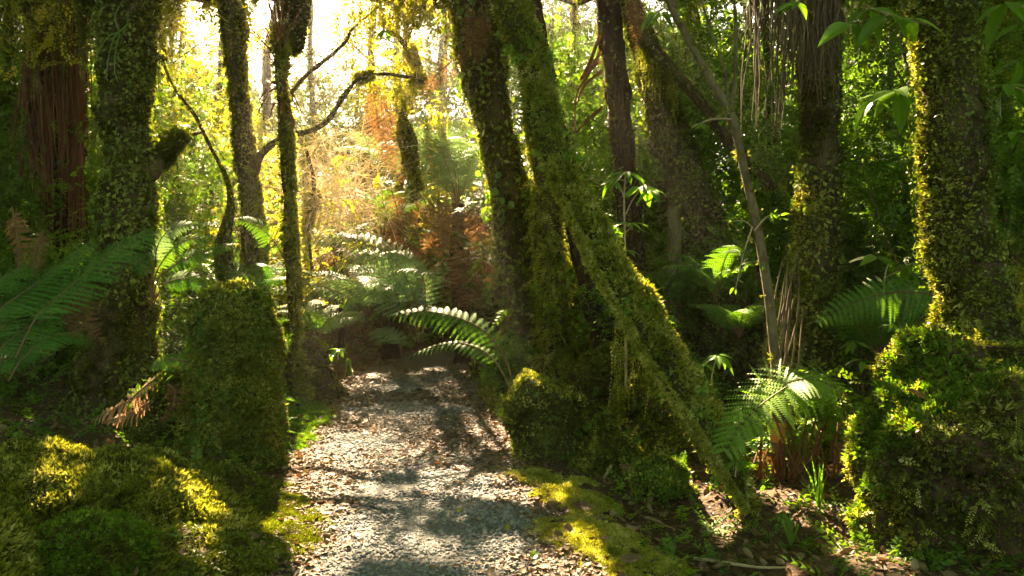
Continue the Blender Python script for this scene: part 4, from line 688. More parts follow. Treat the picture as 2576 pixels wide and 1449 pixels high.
frond_at(t, [(735, 700, 7.6), (710, 640, 7.5), (670, 585, 7.4), (625, 556, 7.3), (588, 552, 7.3)], .17, 'fern', n=20, m=10, stipe=.35, up=(0, -.7, .7))
t = thing('stump_fern', at(470, 930, 5.6), 'small bright frond sticking out of the left flank of the tall mossy stump', 'fern')
frond_at(t, [(480, 915, 5.5), (445, 905, 5.45), (410, 908, 5.4), (375, 930, 5.35)], .11, 'fern', n=16, m=8, stipe=.05, up=(0, -.7, .7))

t = thing('silvery_fern', at(1040, 860, 9.0), 'fern with three long silvery sunlit fronds arching left across the far end of the path', 'fern')
for C, w_ in [([(1055, 860), (1040, 740), (985, 650), (910, 606), (830, 596), (762, 606)], .42), ([(1050, 860), (1030, 760), (980, 680), (920, 640), (860, 655), (815, 700)], .36), ([(1045, 860), (1010, 790), (960, 735), (905, 725), (872, 760), (858, 800)], .3), ([(1060, 860), (1070, 760), (1060, 690), (1010, 640), (950, 640)], .3), ([(800, 880), (815, 820), (850, 795), (915, 790)], .2), ([(1010, 900), (1000, 850), (965, 830), (925, 838)], .18)]:
    frond_at(t, [(a, b, 8.9 + .08 * i) for i, (a, b) in enumerate(C)], w_, 'fern_teal', n=22, m=11, stipe=.25, up=(0, -.55, .8), droop=.35, fwd=.4, taper=.55)
t = thing('rusty_frond_skirt', at(1165, 760, 10.2), 'drooping rust brown fronds hanging in a skirt under the pale tree fern', 'dead fronds')
for C in [[(1150, 520), (1115, 535), (1085, 580), (1070, 640)], [(1160, 525), (1150, 600), (1155, 680), (1150, 760)], [(1175, 520), (1205, 560), (1215, 620), (1212, 670)], [(1140, 520), (1095, 520), (1045, 545), (1010, 580)], [(1165, 620), (1180, 690), (1170, 750), (1175, 800)], [(1130, 540), (1125, 600), (1105, 650)], [(985, 480), (1000, 540), (995, 600), (1005, 650)], [(1010, 560), (985, 610), (975, 670)], [(1060, 680), (1065, 730), (1060, 790)]]:
    frond_at(t, [(a, b, 10.2) for a, b in C], .26, 'dead', n=20, m=9, stipe=.05, up=(.3, -.9, .1), ragged=.15)
G1 = 'ferns crowding the forest behind the bend of the path'
fern('teal_tree_fern', 'tree fern with pale blue green feathery fronds left of the bowed trunk', 1150, 520, 11.5, 15, 1.75, 78, -5, .42, 'fern_teal', trunk=.1, dead=12, deadL=1.0, n=30, m=11, cat='tree fern')
t = thing('feathery_fern', at(1150, 520, 10.9), 'crown of large feathery blue green fronds glowing left of the bowed trunk', 'fern')
for C, w_ in [([(1150, 515), (1120, 400), (1075, 330), (1030, 300), (995, 320)], .5), ([(1152, 515), (1140, 400), (1110, 320), (1150, 300), (1195, 318)], .5), ([(1155, 515), (1150, 420), (1130, 350), (1080, 345), (1035, 390), (1020, 430)], .5), ([(1158, 515), (1175, 440), (1190, 390), (1215, 380), (1235, 410)], .42), ([(1150, 515), (1110, 460), (1060, 430), (1030, 450)], .36)]:
    frond_at(t, [(a, b, 10.9 + .1 * i) for i, (a, b) in enumerate(C)], w_, 'fern_teal', n=26, m=12, stipe=.22, up=(0, -.7, .6), droop=.3, fwd=.4, taper=.5)
fern('brown_tree_fern', 'tree fern with dark bare stalks and rusty dead fronds behind the sunlit twigs', 985, 590, 11, 7, 1.2, 70, -10, .28, 'fern', trunk=.12, dead=10, deadL=.9, cat='tree fern', stalks=22)
fern('arching_fern', 'wide fern with silvery sunlit fronds arching left beside the slender trunk', 930, 800, 9.4, 13, 1.35, 62, -25, .33, 'fern_teal', n=26, m=10)
fern('low_fern', 'low green fern just left of the far path edge', 800, 850, 9.2, 9, .8, 60, -20, .22, 'fern', dead=2)
fern('low_fern', 'small low fern at the end of the path under the big arching fronds', 1010, 880, 11.2, 8, .7, 50, -25, .2, 'fern', dead=3)
fern('rusty_fern', 'heap of rusty dead fronds behind the far end of the path', 950, 800, 12.0, 3, .9, 50, -10, .25, 'fern_dark', dead=12, deadL=.9)
fern('rusty_fern', 'curtain of red brown dead fronds beside the bowed trunk', 1165, 640, 10.6, 3, .8, 50, -10, .22, 'fern_dark', dead=12, deadL=1.0, trunk=.09)
fern('rusty_fern', 'pinkish brown dead fern spreading above the arching silvery fronds', 850, 620, 11.3, 2, 1, 40, -10, .25, 'fern', dead=11, deadL=1.1, trunk=.08)
fern('crozier_fern', 'fern with upright curling young stalks in the centre behind the path', 1065, 760, 11.0, 8, 1.0, 80, 20, .22, 'fern', dead=4, stalks=12)
for i, (px, py, Y, L, mt, lab) in enumerate([(480, 500, 12.5, 1.6, 'fern', 'large glowing green fern seen between the ivy trunk and the mossy trunk'), (420, 640, 10.5, 1.2, 'fern', 'green fern low behind the ivy trunk, beside the slanting stem'), (560, 420, 14, 1.5, 'fern_teal', 'pale fern high behind the slanting bare stem'), (60, 420, 11, 1.5, 'fern_dark', 'dark fern beyond the root wrapped tree at the left edge'),
        (250, 560, 10, 1.1, 'fern_dark', 'dark fern between the root wrapped tree and the ivy trunk'), (1010, 470, 13, 1.4, 'fern_teal', 'hazy fern high in the sunlit gap left of the bowed trunk'), (1680, 790, 7.7, 1.0, 'fern_dark', 'dark fern in the shade right of the diagonal trunk'), (1800, 760, 7.4, .9, 'fern', 'green fern with a curled tip left of the thin sapling'),
        (1860, 850, 6.8, .6, 'fern', 'small fern in the shade at the foot of the thin sapling'), (2210, 900, 6.0, .7, 'fern', 'small fern between the root draped tree and the sunny mound'), (2270, 760, 7.5, .9, 'fern_dark', 'shaded fern right behind the frond with the white tip'), (1700, 610, 9.5, 1.1, 'fern', 'loose fern in front of the broad leaning trunk'), (1630, 900, 7.6, .8, 'fern_dark', 'dark low fern behind the broad green mound'),
        (2530, 560, 6.5, .9, 'fern', 'light green fern at the right edge beyond the largest trunk'), (640, 760, 8.5, .9, 'fern_dark', 'dark fern right behind the tall mossy stump'), (2140, 640, 9, 1.0, 'fern', 'fern in the dim middle distance right of the root draped tree')]):
    fern('fern', lab, px, py, Y, 10, L, 65, -15, .26 * L, mt, group='ferns growing through the forest')
fern('short_tree_fern', 'dark short tree fern with bare black stalks seen left of the largest trunk', 2290, 455, 9.5, 11, 1.2, 60, 0, .3, 'fern', trunk=.1, dead=5, stalks=16, cat='tree fern')
t = thing('red_frond', at(2100, 985, 5.1), 'small orange red dead frond right of the glaring fern', 'dead frond'); frond_at(t, [(2070, 960, 5.1), (2100, 975, 5.05), (2135, 1000, 5.0)], .07, 'dead', n=14, m=7, stipe=.0, up=(0, -.7, .7))
for i, (pts, w_, mt, lab) in enumerate([([(1790, 1180), (1760, 1240), (1720, 1290), (1660, 1320)], .13, 'dead', 'orange dead frond lying on the sunny litter below the leaning trunk'), ([(1640, 1200), (1600, 1230), (1570, 1260), (1560, 1290)], .12, 'dead_pale', 'curled grey brown dead frond on the ground beside the moss tuft'),
        ([(1900, 1240), (1860, 1210), (1820, 1195), (1770, 1200)], .1, 'dead', 'rusty dead frond at the foot of the leaning trunk'), ([(1930, 1330), (1880, 1300), (1820, 1300), (1760, 1330)], .13, 'dead', 'brown dead frond in the litter right of the leaning trunk foot'), ([(1990, 1260), (1960, 1300), (1940, 1340)], .08, 'dead', 'small hanging brown frond by the grass blades'), ([(395, 950), (350, 985), (320, 1010), (230, 1060)], .16, 'dead_pale', 'pale dead frond draped over the dark slope behind the long moss bank'), ([(380, 1010), (330, 1040), (260, 1060)], .12, 'dead_pale', 'second withered frond just below the pale one on the dark slope'),
        ([(420, 965), (440, 985), (430, 1030), (400, 1060)], .1, 'dead', 'brown dead frond between dark slope and tall stump')]):
    C = [gpt(*p, z=.06) for p in pts] if py > 1100 and i < 5 else [at(*p, 5.3) for p in pts]
    if i < 5:
        for c in C: c[2] = height(c[0], c[1]) + .05
    g = Geo(); frond_pts(g, spline(C, 5), w_, n=18, m=9, stipe=.05, ragged=.12, up=(0, -.5, .8)); t = thing('dead_frond', C[0], lab, 'dead frond'); g.build('leaflets', [M[mt], M['stem']], t)
t = thing('hanging_dead_frond', at(935, 200, 10.5), 'large orange brown dead frond hanging in the sunlit gap', 'dead frond')
frond_at(t, [(930, 190, 10.5), (965, 250, 10.4), (990, 330, 10.4), (1005, 400, 10.4), (1015, 460, 10.4)], .4, 'dead', n=26, m=11, stipe=.02, up=(.6, -.9, .1))
frond_at(t, [(940, 230, 10.7), (950, 300, 10.7), (965, 370, 10.7), (1000, 440, 10.7)], .3, 'dead', n=22, m=10, stipe=.02, up=(.2, -.9, .1))
t = thing('hanging_dead_frond', at(1090, 120, 9.2), 'small rusty frond beside the top of the bowed trunk', 'dead frond'); frond_at(t, [(1180, 130, 9.2), (1130, 160, 9.2), (1090, 200, 9.2), (1070, 260, 9.2)], .2, 'dead', n=20, m=9, stipe=.02, up=(0, -.9, .3))
t = thing('hanging_dead_frond', at(1590, 0, 8.8), 'rusty frond hanging at the top right of the dark fern trunk', 'dead frond'); frond_at(t, [(1580, -30, 8.8), (1600, 20, 8.8), (1605, 80, 8.8), (1600, 130, 8.8)], .16, 'dead', n=20, m=9, stipe=.02, up=(0, -.9, .1))

# ------------------------------------------------------------------ broad leaved plants
def plant(name, label, stems, heads, mat='leaf_big', cat='plant', stem='twig_pale'):
    """stems: lists of (px,py,Y,w); heads: (px,py,Y,n,len_px,tilt)"""
    b = at(*stems[0][0][:3]); t = thing(name, b, label, cat); g = Geo()
    for s_ in stems: V, Q = tube(pxpath(s_), sides=6, k=4); g.add(V, Q)
    g.build('stem', M[stem], t)
    for px, py, Y, n, ln, dr in heads:
        c = at(px, py, Y); a = np.linspace(0, 2 * np.pi, n, endpoint=False) + rng.uniform(0, 1); d = np.stack([np.cos(a), np.sin(a), np.full(n, -dr) + rng.normal(size=n) * .15], 1)
        g = Geo(); scatter(g, BLADE, np.repeat(c[None], n, 0) + nrm(d) * .012, frames_yz(d, np.tile([[0, -.3, 1.]], (n, 1)) + rng.normal(size=(n, 3)) * .2), ln * Y / F * rng.uniform(.75, 1.1, n)); g.build('leaf_whorl', M[mat], t)
    return t
plant('seven_leaved_sapling', 'slender sapling with tiers of sunlit finger leaves in the middle right', [[(1574, 700, 6.4, 6), (1572, 600, 6.4, 5), (1570, 500, 6.4, 5), (1574, 430, 6.4, 4)], [(1574, 540, 6.4, 4), (1590, 505, 6.4, 3), (1612, 475, 6.4, 3)], [(1571, 500, 6.4, 4), (1560, 470, 6.4, 3), (1550, 450, 6.4, 2)], [(1572, 600, 6.4, 3), (1555, 590, 6.4, 3), (1545, 575, 6.4, 2)], [(1574, 585, 6.4, 3), (1590, 570, 6.4, 2)], [(1574, 1000, 6.5, 7), (1574, 700, 6.4, 6)]],
      [(1574, 432, 6.4, 7, 62, .35), (1612, 470, 6.4, 7, 60, .2), (1640, 478, 6.4, 4, 50, .3), (1545, 452, 6.4, 5, 55, .4), (1545, 572, 6.4, 5, 36, .3), (1585, 560, 6.4, 6, 46, .2), (1580, 628, 6.4, 6, 38, .3), (1572, 650, 6.4, 5, 30, .2)], cat='sapling')
plant('finger_leaved_seedling', 'small plant with a star of finger leaves right of the leaning trunk', [[(1795, 1000, 5.3, 5), (1790, 950, 5.3, 4), (1802, 900, 5.3, 3)]], [(1803, 893, 5.3, 8, 56, .35), (1770, 915, 5.3, 5, 36, .3)])
plant('overhanging_branch', 'overhanging twig with large light green leaves at the top left of the largest trunk', [[(2330, 60, 3.9, 6), (2270, 45, 3.9, 5), (2190, 20, 3.9, 4)]], [(2290, 45, 3.9, 4, 95, .3), (2235, 35, 3.9, 4, 100, .35), (2190, 22, 3.9, 3, 90, .5), (2140, 60, 3.9, 2, 110, .35)], cat='branch')
plant('drooping_branch', 'drooping cluster of big toothed leaves left of the largest trunk at mid height', [[(2330, 215, 4.6, 5), (2290, 215, 4.6, 4), (2255, 232, 4.6, 4)]], [(2255, 228, 4.6, 7, 110, .4), (2200, 250, 4.6, 2, 90, .4)], cat='branch')
plant('yellow_leaf_twig', 'few yellow green leaves hanging near the top of the thin sapling', [[(1690, 20, 5.3, 4), (1670, 22, 5.3, 3), (1650, 30, 5.3, 3)]], [(1662, 28, 5.3, 4, 50, .6), (1640, 40, 5.3, 2, 50, .6)], cat='branch')
plant('corner_branch', 'large green leaves in the upper right corner', [[(2600, 20, 3.6, 6), (2540, 10, 3.6, 5)]], [(2540, 5, 3.6, 5, 110, .4), (2570, 60, 3.6, 3, 90, .4)], cat='branch')
plant('right_edge_branch', 'shaded big leaves at the right edge beyond the largest trunk', [[(2600, 235, 4.8, 5), (2540, 215, 4.8, 4)]], [(2535, 212, 4.8, 5, 90, .3), (2560, 150, 4.8, 4, 80, .3), (2550, 330, 4.8, 4, 60, .3)], cat='branch')
plant('glossy_seedling', 'glossy teal leaved seedling between the root draped tree and the largest trunk', [[(2225, 780, 5.6, 5), (2225, 700, 5.6, 4), (2240, 650, 5.6, 3)], [(2225, 700, 5.6, 3), (2290, 665, 5.5, 3)]], [(2205, 645, 5.6, 6, 60, .2), (2285, 665, 5.5, 6, 62, .3), (2250, 700, 5.6, 4, 44, .3)], mat='leaf')
plant('shade_seedling', 'broad leaved seedling in the shade under the frond with the white tip', [[(2260, 900, 5.4, 4), (2255, 820, 5.4, 3)]], [(2255, 815, 5.4, 6, 50, .25), (2150, 860, 5.6, 5, 45, .25), (2170, 905, 5.4, 5, 45, .2)], mat='leaf')
plant('top_branch', 'spray of green leaves above the draped tan roots', [[(2050, -20, 5.2, 5), (2000, 5, 5.2, 4)]], [(2000, 5, 5.2, 5, 60, .3)], cat='branch')
plant('star_leaf_twig', 'twig with dark star shaped leaves against the brightest part of the gap', [[(960, 40, 9, 4), (968, 70, 9, 3)]], [(968, 75, 9, 6, 40, .5)], mat='leaf_big', cat='branch')
plant('path_edge_seedling', 'little green seedling at the left edge of the far path', [[(850, 905, 9.4, 4), (852, 880, 9.4, 3)]], [(852, 878, 9.4, 6, 32, .2), (835, 892, 9.4, 4, 22, .2)], mat='leaf_big')
plant('foot_seedling', 'light green seedling at the base of the leaning trunk below the bright fern', [[(1850, 1200, 4.5, 4), (1852, 1165, 4.5, 3)]], [(1852, 1162, 4.5, 5, 36, .2), (1880, 1155, 4.5, 4, 22, .2), (1835, 1105, 4.5, 5, 20, .2)], mat='leaf_big')
for px, py in ((2060, 1280), (1990, 1330)):
    t = thing('grass_tuft', gpt(px, py + 40), 'upright long grass blades in the shade right of the bright fern' if px > 2000 else 'short low grass blades on the litter in the lower right', 'grass tuft'); g = Geo(); b = gpt(px, py + 40); b[2] = height(b[0], b[1])
    for k in range(7):
        a = rng.uniform(0, 6.28); h_ = rng.uniform(.15, .32) if px > 2000 else .15; sp = rng.uniform(.02, .12); e = b + [math.cos(a) * sp, math.sin(a) * sp, h_]; mdl = (b + e) / 2 + [0, 0, .05]; s_ = np.array([.006, 0, 0])
        g.add([b - s_, b + s_, mdl - s_, mdl + s_, e], [(0, 1, 3), (0, 3, 2), (2, 3, 4)])
    g.build('blades', M['leaf_big'], t)
# long strap leaves on ivy trunk
t = thing('strap_leaved_plant', at(300, 90, 6.6), 'perching plant with long strap leaves high on the ivy trunk', 'plant'); g = Geo()
for pts in [[(300, 80), (285, 100), (272, 150), (268, 200)], [(300, 80), (320, 60), (322, 30)], [(302, 85), (292, 120), (288, 170), (296, 205)], [(300, 80), (270, 95), (240, 150), (235, 190)], [(300, 78), (290, 40), (310, 0)]]:
    V, Q = tube([(*at(a, b, 6.6), .008 * (1 - .6 * i / 3)) for i, (a, b) in enumerate(pts)], sides=4, k=5); g.add(V, Q)
g.build('strap_leaves', M['leaf_big'], t)

# ------------------------------------------------------------------ fallen sticks and big leaves
def stick(label, p0, p1, w_, mat='twig', lift=.0, name='stick', cat='stick'):
    a = gpt(*p0); b = gpt(*p1); a[2] = height(a[0], a[1]) + .015; b[2] = height(b[0], b[1]) + .015 + lift; m1 = a * .67 + b * .33 + rng.normal(size=3) * .012; m2 = a * .33 + b * .67 + rng.normal(size=3) * .012
    r = w_ * a[1] / F / 2; g = Geo(); V, Q = tube([(*a, r), (*m1, r), (*m2, r * .8), (*b, r * .5)], sides=6, k=4, rough=.3, freq=20); g.add(V, Q); tag(g.build(name, M[mat]), label, cat)
stick('pale stick leaning on the litter between the small tilted stump and the moss tuft', (1520, 1225), (1600, 1130), 7, 'twig_pale', lift=.12)
stick('long thin dead branch lying in the lower right litter', (1745, 1390), (1975, 1435), 9, 'twig_pale')
stick('dark twig in the dead fronds below the leaning trunk', (1620, 1292), (1700, 1312), 7)
stick('thin tan twig in the leafy slope left of the gravel', (552, 1255), (602, 1335), 7, 'twig_pale')
stick('short twig standing by the path edge below the tall stump', (742, 1165), (725, 1185), 5, 'twig_pale', lift=.05)
stick('dark curved twig on the gravel centre', (1180, 1320), (1245, 1345), 5)
stick('thin twig lying across the far part of the path', (890, 968), (935, 958), 5)
stick('short brown stick on the near gravel', (1140, 1225), (1200, 1215), 6)
stick('pale branch at the dark left edge behind the long moss bank', (60, 1000), (140, 990), 9, 'twig_pale', lift=.25)
stick('fallen brown branch in the shade behind the bright fern', (2000, 1110), (2140, 1170), 10)
def bigleaf(label, px, py, s_, mat, z=.02, Y=None, tilt=.5, name='fallen_leaf'):
    p = at(px, py, Y) if Y else gpt(px, py); p[2] = p[2] if Y else height(p[0], p[1]) + z
    g = Geo(); N = nrm([rng.normal() * tilt, -.4, 1]); scatter(g, [LIT_L[rng.integers(6)]], p[None], frames_z(N[None]), np.array([s_])); tag(g.build(name, M[mat]), label, 'fallen leaf')
bigleaf('large brown curled leaf between bank and gravel at the bottom', 600, 1385, .13, 'litter'); bigleaf('yellow leaf beside the large brown curled leaf at the bottom', 610, 1415, .1, 'leaf_gold'); bigleaf('yellow leaf lying on the leafy slope below the tan twig', 612, 1322, .09, 'leaf_gold')
bigleaf('green fallen leaf on the gravel at the bottom', 1345, 1415, .06, 'leaf_big', .04); bigleaf('yellow leaf on the gravel left of the bottom moss carpet', 1280, 1340, .05, 'leaf_gold', .03); bigleaf('small yellow green leaf on the gravel centre', 1165, 1300, .045, 'leaf_gold', .03)
bigleaf('brown crumpled leaf across the bright moss strip', 1440, 1295, .14, 'litter', .05); bigleaf('yellow leaf at the sunny foot of the small tilted stump', 1600, 1235, .09, 'leaf_gold', .04)
bigleaf('large orange brown leaf caught on top of the root mound under the largest trunk', 2325, 1000, .11, 'dead', Y=3.58, tilt=.5); bigleaf('tan leaf on the gravel near the path middle', 890, 1208, .06, 'litter', .03); bigleaf('big brown leaf at the bottom edge of the gravel', 1560, 1430, .1, 'litter', .05)

# ------------------------------------------------------------------ twigs, hanging veils in the bright gap
def tangle(name, label, boxes, n, Yr, mat, ln=(.4, 1.2), r=.004, gravity=-.2):
    g = Geo(); p0 = None
    for k in range(n):
        b = boxes[rng.integers(len(boxes))]; p = at(rng.uniform(b[0], b[1]), rng.uniform(b[2], b[3]), rng.uniform(*Yr)); p0 = p if p0 is None else p0
        d = nrm(rng.normal(size=3) * [1, .6, .7] + [0, 0, gravity]); L = rng.uniform(*ln); pts = []
        for i in range(5): pts.append((*p, r * (1 - i * .17))); d = nrm(d + rng.normal(size=3) * .45 + [0, 0, gravity * .5]); p = p + d * L / 4
        V, Q = tube(pts, sides=3, k=3); g.add(V, Q)
    t = thing(name, p0, label, 'twigs'); g.build('twigs', M[mat], t); return t
tangle('twig_tangle', 'tangle of dead twigs with sun glow put into their pale colour, between slender trunk and tree ferns', [(770, 960, 330, 560), (760, 900, 440, 560)], 520, (9.3, 11.5), 'twig_glow', r=.005)
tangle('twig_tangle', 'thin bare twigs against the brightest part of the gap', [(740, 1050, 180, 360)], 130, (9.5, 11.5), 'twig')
def veil(name, label, limb, n, ln, mat='moss_yellow', bark='bark_moss', extra=0, lm='leaf_gold', spread=.25):
    b = at(*limb[0][:3]); t = thing(name, b, label, 'hanging moss'); lg = tube_geo(pxpath(limb), sides=7, k=6, rough=.3); lg.build('limb', M[bark], t)
    P, N = sample(lg, n); P = P + rng.normal(size=P.shape) * spread * [1, 1, .4]; L = rng.uniform(*ln, n); g = Geo(); scatter(g, STRAND, P, frames_z(np.tile([[0, 0, 1.]], (n, 1)) + rng.normal(size=(n, 3)) * .06), np.stack([L * .5 + .25, L * .5 + .25, L], 1))
    h = Geo(); fur(h, lg, 900, 'm', (.04, .09)); g.V += [v for v in h.V]; g.R += h.R
    for f, mi in h.F: g.F.append((f + g.n, mi))
    g.n += h.n; cull_faces(g, 0, 1.0).build('hanging_moss', M[mat], t)
    if extra:
        P, N = sample(lg, extra); P = P + rng.normal(size=P.shape) * [.3, .3, .25] - [0, 0, .15]; g = Geo(); scatter(g, SPRIG, P, frames_yz(randdir(extra, -.4), randdir(extra, 1)), rng.uniform(.1, .22, extra)); cull_faces(g, 0, 1.0).build('foliage', M[lm], t)
    return t
veil('moss_veil', 'curtain of golden hanging moss just left of the bowed trunk', [(930, -20, 9.6, 16), (1000, -5, 9.6, 16), (1080, 5, 9.6, 14), (1150, 0, 9.6, 12)], 150, (.3, 1.2), extra=500)
veil('moss_veil', 'hanging moss veil in the brightest part of the gap', [(960, 40, 10.2, 12), (1000, 90, 10.2, 12), (1040, 150, 10.2, 12), (1060, 220, 10.2, 8)], 110, (.2, .8), extra=260)
veil('moss_veil', 'short white lit moss fringe below the thin arching branch', [(900, 200, 9.3, 8), (960, 187, 9.4, 8), (1040, 198, 9.6, 6), (1085, 208, 9.8, 4)], 90, (.1, .5), spread=.05)
veil('moss_veil', 'moss veil between the mossy trunk and the slender trunk at the top', [(640, -15, 9.2, 14), (700, 0, 9.2, 12), (760, -10, 9.2, 10)], 60, (.2, .9), extra=250)
veil('moss_veil', 'leafy hanging moss beside the top left of the mossy trunk', [(440, -20, 9.4, 12), (500, 0, 9.4, 12), (560, 10, 9.4, 12)], 90, (.3, 1.1), mat='moss', extra=420)
veil('moss_veil', 'pale curly hanging moss between the root wrapped tree and the ivy trunk', [(190, -20, 7.6, 10), (230, 10, 7.6, 10), (280, 40, 7.6, 8)], 90, (.2, .8), mat='moss_dark', spread=.1)
veil('moss_veil', 'golden moss hanging in a column behind the slender trunk', [(770, 380, 9.8, 10), (790, 460, 9.8, 10), (775, 560, 9.8, 10), (785, 680, 9.8, 8)], 60, (.15, .5), extra=260, spread=.15)
for lab, x0, x1, y_, Y_, mt in [('thin hanging moss between the crossing trunk and the dark fern trunk', 1400, 1500, -10, 10.5, 'moss'), ('dark hanging moss above the broad leaning trunk', 1620, 1780, -15, 9.6, 'moss'), ('trailing moss at the top between root draped tree and largest trunk', 2150, 2290, -20, 9, 'moss'), ('trailing moss at the very top left of the ivy trunk', 20, 120, -20, 8, 'moss_dark'), ('golden moss fringe at the top beside the slanting stem', 380, 470, -15, 9.8, 'moss_yellow'), ('golden moss fringe high between slender trunk and the gap', 780, 900, -25, 10.4, 'moss_yellow'), ('trailing moss in the upper right corner', 2480, 2600, -20, 7.5, 'moss')]:
    veil('moss_veil', lab, [(x0, y_, Y_, 12), ((x0 + x1) / 2, y_ + 18, Y_, 12), (x1, y_, Y_, 9)], 60, (.3, 1.1), mat=mt, extra=220, lm='leaf_far' if mt == 'moss' else 'leaf_gold')
t = thing('mossy_knob_branch', at(1010, 240, 10.3), 'hanging branch stub with a mossy knob in front of the teal tree fern', 'branch'); gk = tube_geo(pxpath([(1000, 190, 10.3, 10), (1008, 260, 10.3, 12), (1015, 310, 10.3, 16), (1024, 345, 10.3, 36), (1030, 385, 10.3, 30), (1040, 440, 10.3, 16), (1060, 480, 10.3, 8)]), sides=8, k=5, rough=.3); gk.build('limb', M['bark_moss'], t); g = Geo(); fur(g, gk, 1200, 'm', (.03, .07)); g.build('moss', M['moss'], t)

# ------------------------------------------------------------------ forest behind, undergrowth, canopy
def sprigs(g, P, size, T=None, up=0.0, drop=-.15):
    n = len(P); scatter(g, T or SPRIG, P, frames_yz(randdir(n) * [1, 1, .6] + [0, 0, drop], np.tile([[0, 0, 1.]], (n, 1)) + rng.normal(size=(n, 3)) * .35), rng.uniform(*size, n)); return g
def clumps(box, nC, per, sig, flat=.6):
    x0, x1, y0, y1, Y0, Y1 = box; C = np.array([at(rng.uniform(x0, x1), rng.uniform(y0, y1), rng.uniform(Y0, Y1)) for _ in range(nC)]); P = np.repeat(C, per, 0) + rng.normal(size=(nC * per, 3)) * [sig, sig, sig * flat]; return P
GT = 'slim trees standing in the forest behind'
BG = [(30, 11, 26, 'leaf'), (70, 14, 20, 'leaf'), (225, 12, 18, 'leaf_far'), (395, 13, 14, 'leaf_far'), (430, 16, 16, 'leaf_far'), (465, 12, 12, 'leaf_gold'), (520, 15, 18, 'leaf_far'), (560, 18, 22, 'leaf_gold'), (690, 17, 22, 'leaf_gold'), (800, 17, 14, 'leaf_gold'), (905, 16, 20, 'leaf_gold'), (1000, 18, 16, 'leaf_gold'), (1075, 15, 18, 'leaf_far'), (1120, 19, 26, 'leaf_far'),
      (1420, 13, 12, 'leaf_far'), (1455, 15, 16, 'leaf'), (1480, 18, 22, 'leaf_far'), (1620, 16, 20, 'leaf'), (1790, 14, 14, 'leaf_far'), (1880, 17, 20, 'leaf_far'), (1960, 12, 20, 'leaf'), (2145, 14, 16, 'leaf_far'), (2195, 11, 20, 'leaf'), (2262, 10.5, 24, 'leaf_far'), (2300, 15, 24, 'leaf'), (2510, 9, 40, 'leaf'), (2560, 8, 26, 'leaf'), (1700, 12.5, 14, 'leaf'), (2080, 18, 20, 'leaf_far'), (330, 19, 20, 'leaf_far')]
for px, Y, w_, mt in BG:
    gy = None; x = (px - 1288) / F * Y; z0 = float(height(x, Y)); r = w_ * Y / F / 2; lean = rng.normal() * .25; t = thing('forest_tree', (x, Y, z0), {'leaf': 'slim dark tree with loose green leaves in the forest behind', 'leaf_far': 'slim tree with bright green leaves in the forest behind', 'leaf_gold': 'slim tree with leaves coloured gold for the sun glow in the bright gap'}[mt], 'tree', GT)
    c = [(x + lean * k / 3 + rng.normal() * .07, Y + rng.normal() * .1, z0 - .2 + 1.7 * k, r * (1.3 - .13 * k)) for k in range(6)]; tg = tube_geo(c, sides=8, k=4, rough=.25); lim = Geo(); lim.add(tg.verts(), tg.F[0][0]); 
    tg.build('trunk', M['bark_moss' if w_ < 25 else 'bark'], t, smooth=True); P = []
    for b in range(9):
        k = rng.uniform(1.2, 4.8); p = np.array([np.interp(k, range(6), [q[0] for q in c]), Y, z0 - .2 + 1.7 * k]); a = rng.uniform(0, 6.28); L = rng.uniform(.7, 1.9); e = p + [math.cos(a) * L, math.sin(a) * L * .7, L * rng.uniform(.1, .7)]; mdl = (p + e) / 2 + [0, 0, .12]
        V, Q = tube([(*p, r * .35), (*mdl, r * .22), (*e, .006)], sides=5, k=4); lim.add(V, Q); g = Geo(); g.add(V, Q); g.build('branch', M['bark_moss'], t)
        q = p + (e - p) * rng.random((60, 1)) ** .7 + rng.normal(size=(60, 3)) * [.28, .28, .2]; P.append(q)
    P = np.concatenate(P); P = P[keep_clearing(P)]; g = cull_faces(sprigs(Geo(), P, (.14, .34)), 0, 1.2); g.build('crown', M[mt], t)
    g = Geo(); fur(g, lim, 900, 'm', (.04, .08)); hang_from(g, lim, 40, (.15, .7)); cull_faces(g, 0, 1.2).build('moss', M['moss' if mt != 'leaf_gold' else 'moss_yellow'], t)
GS = 'leafy shrubs in the undergrowth'
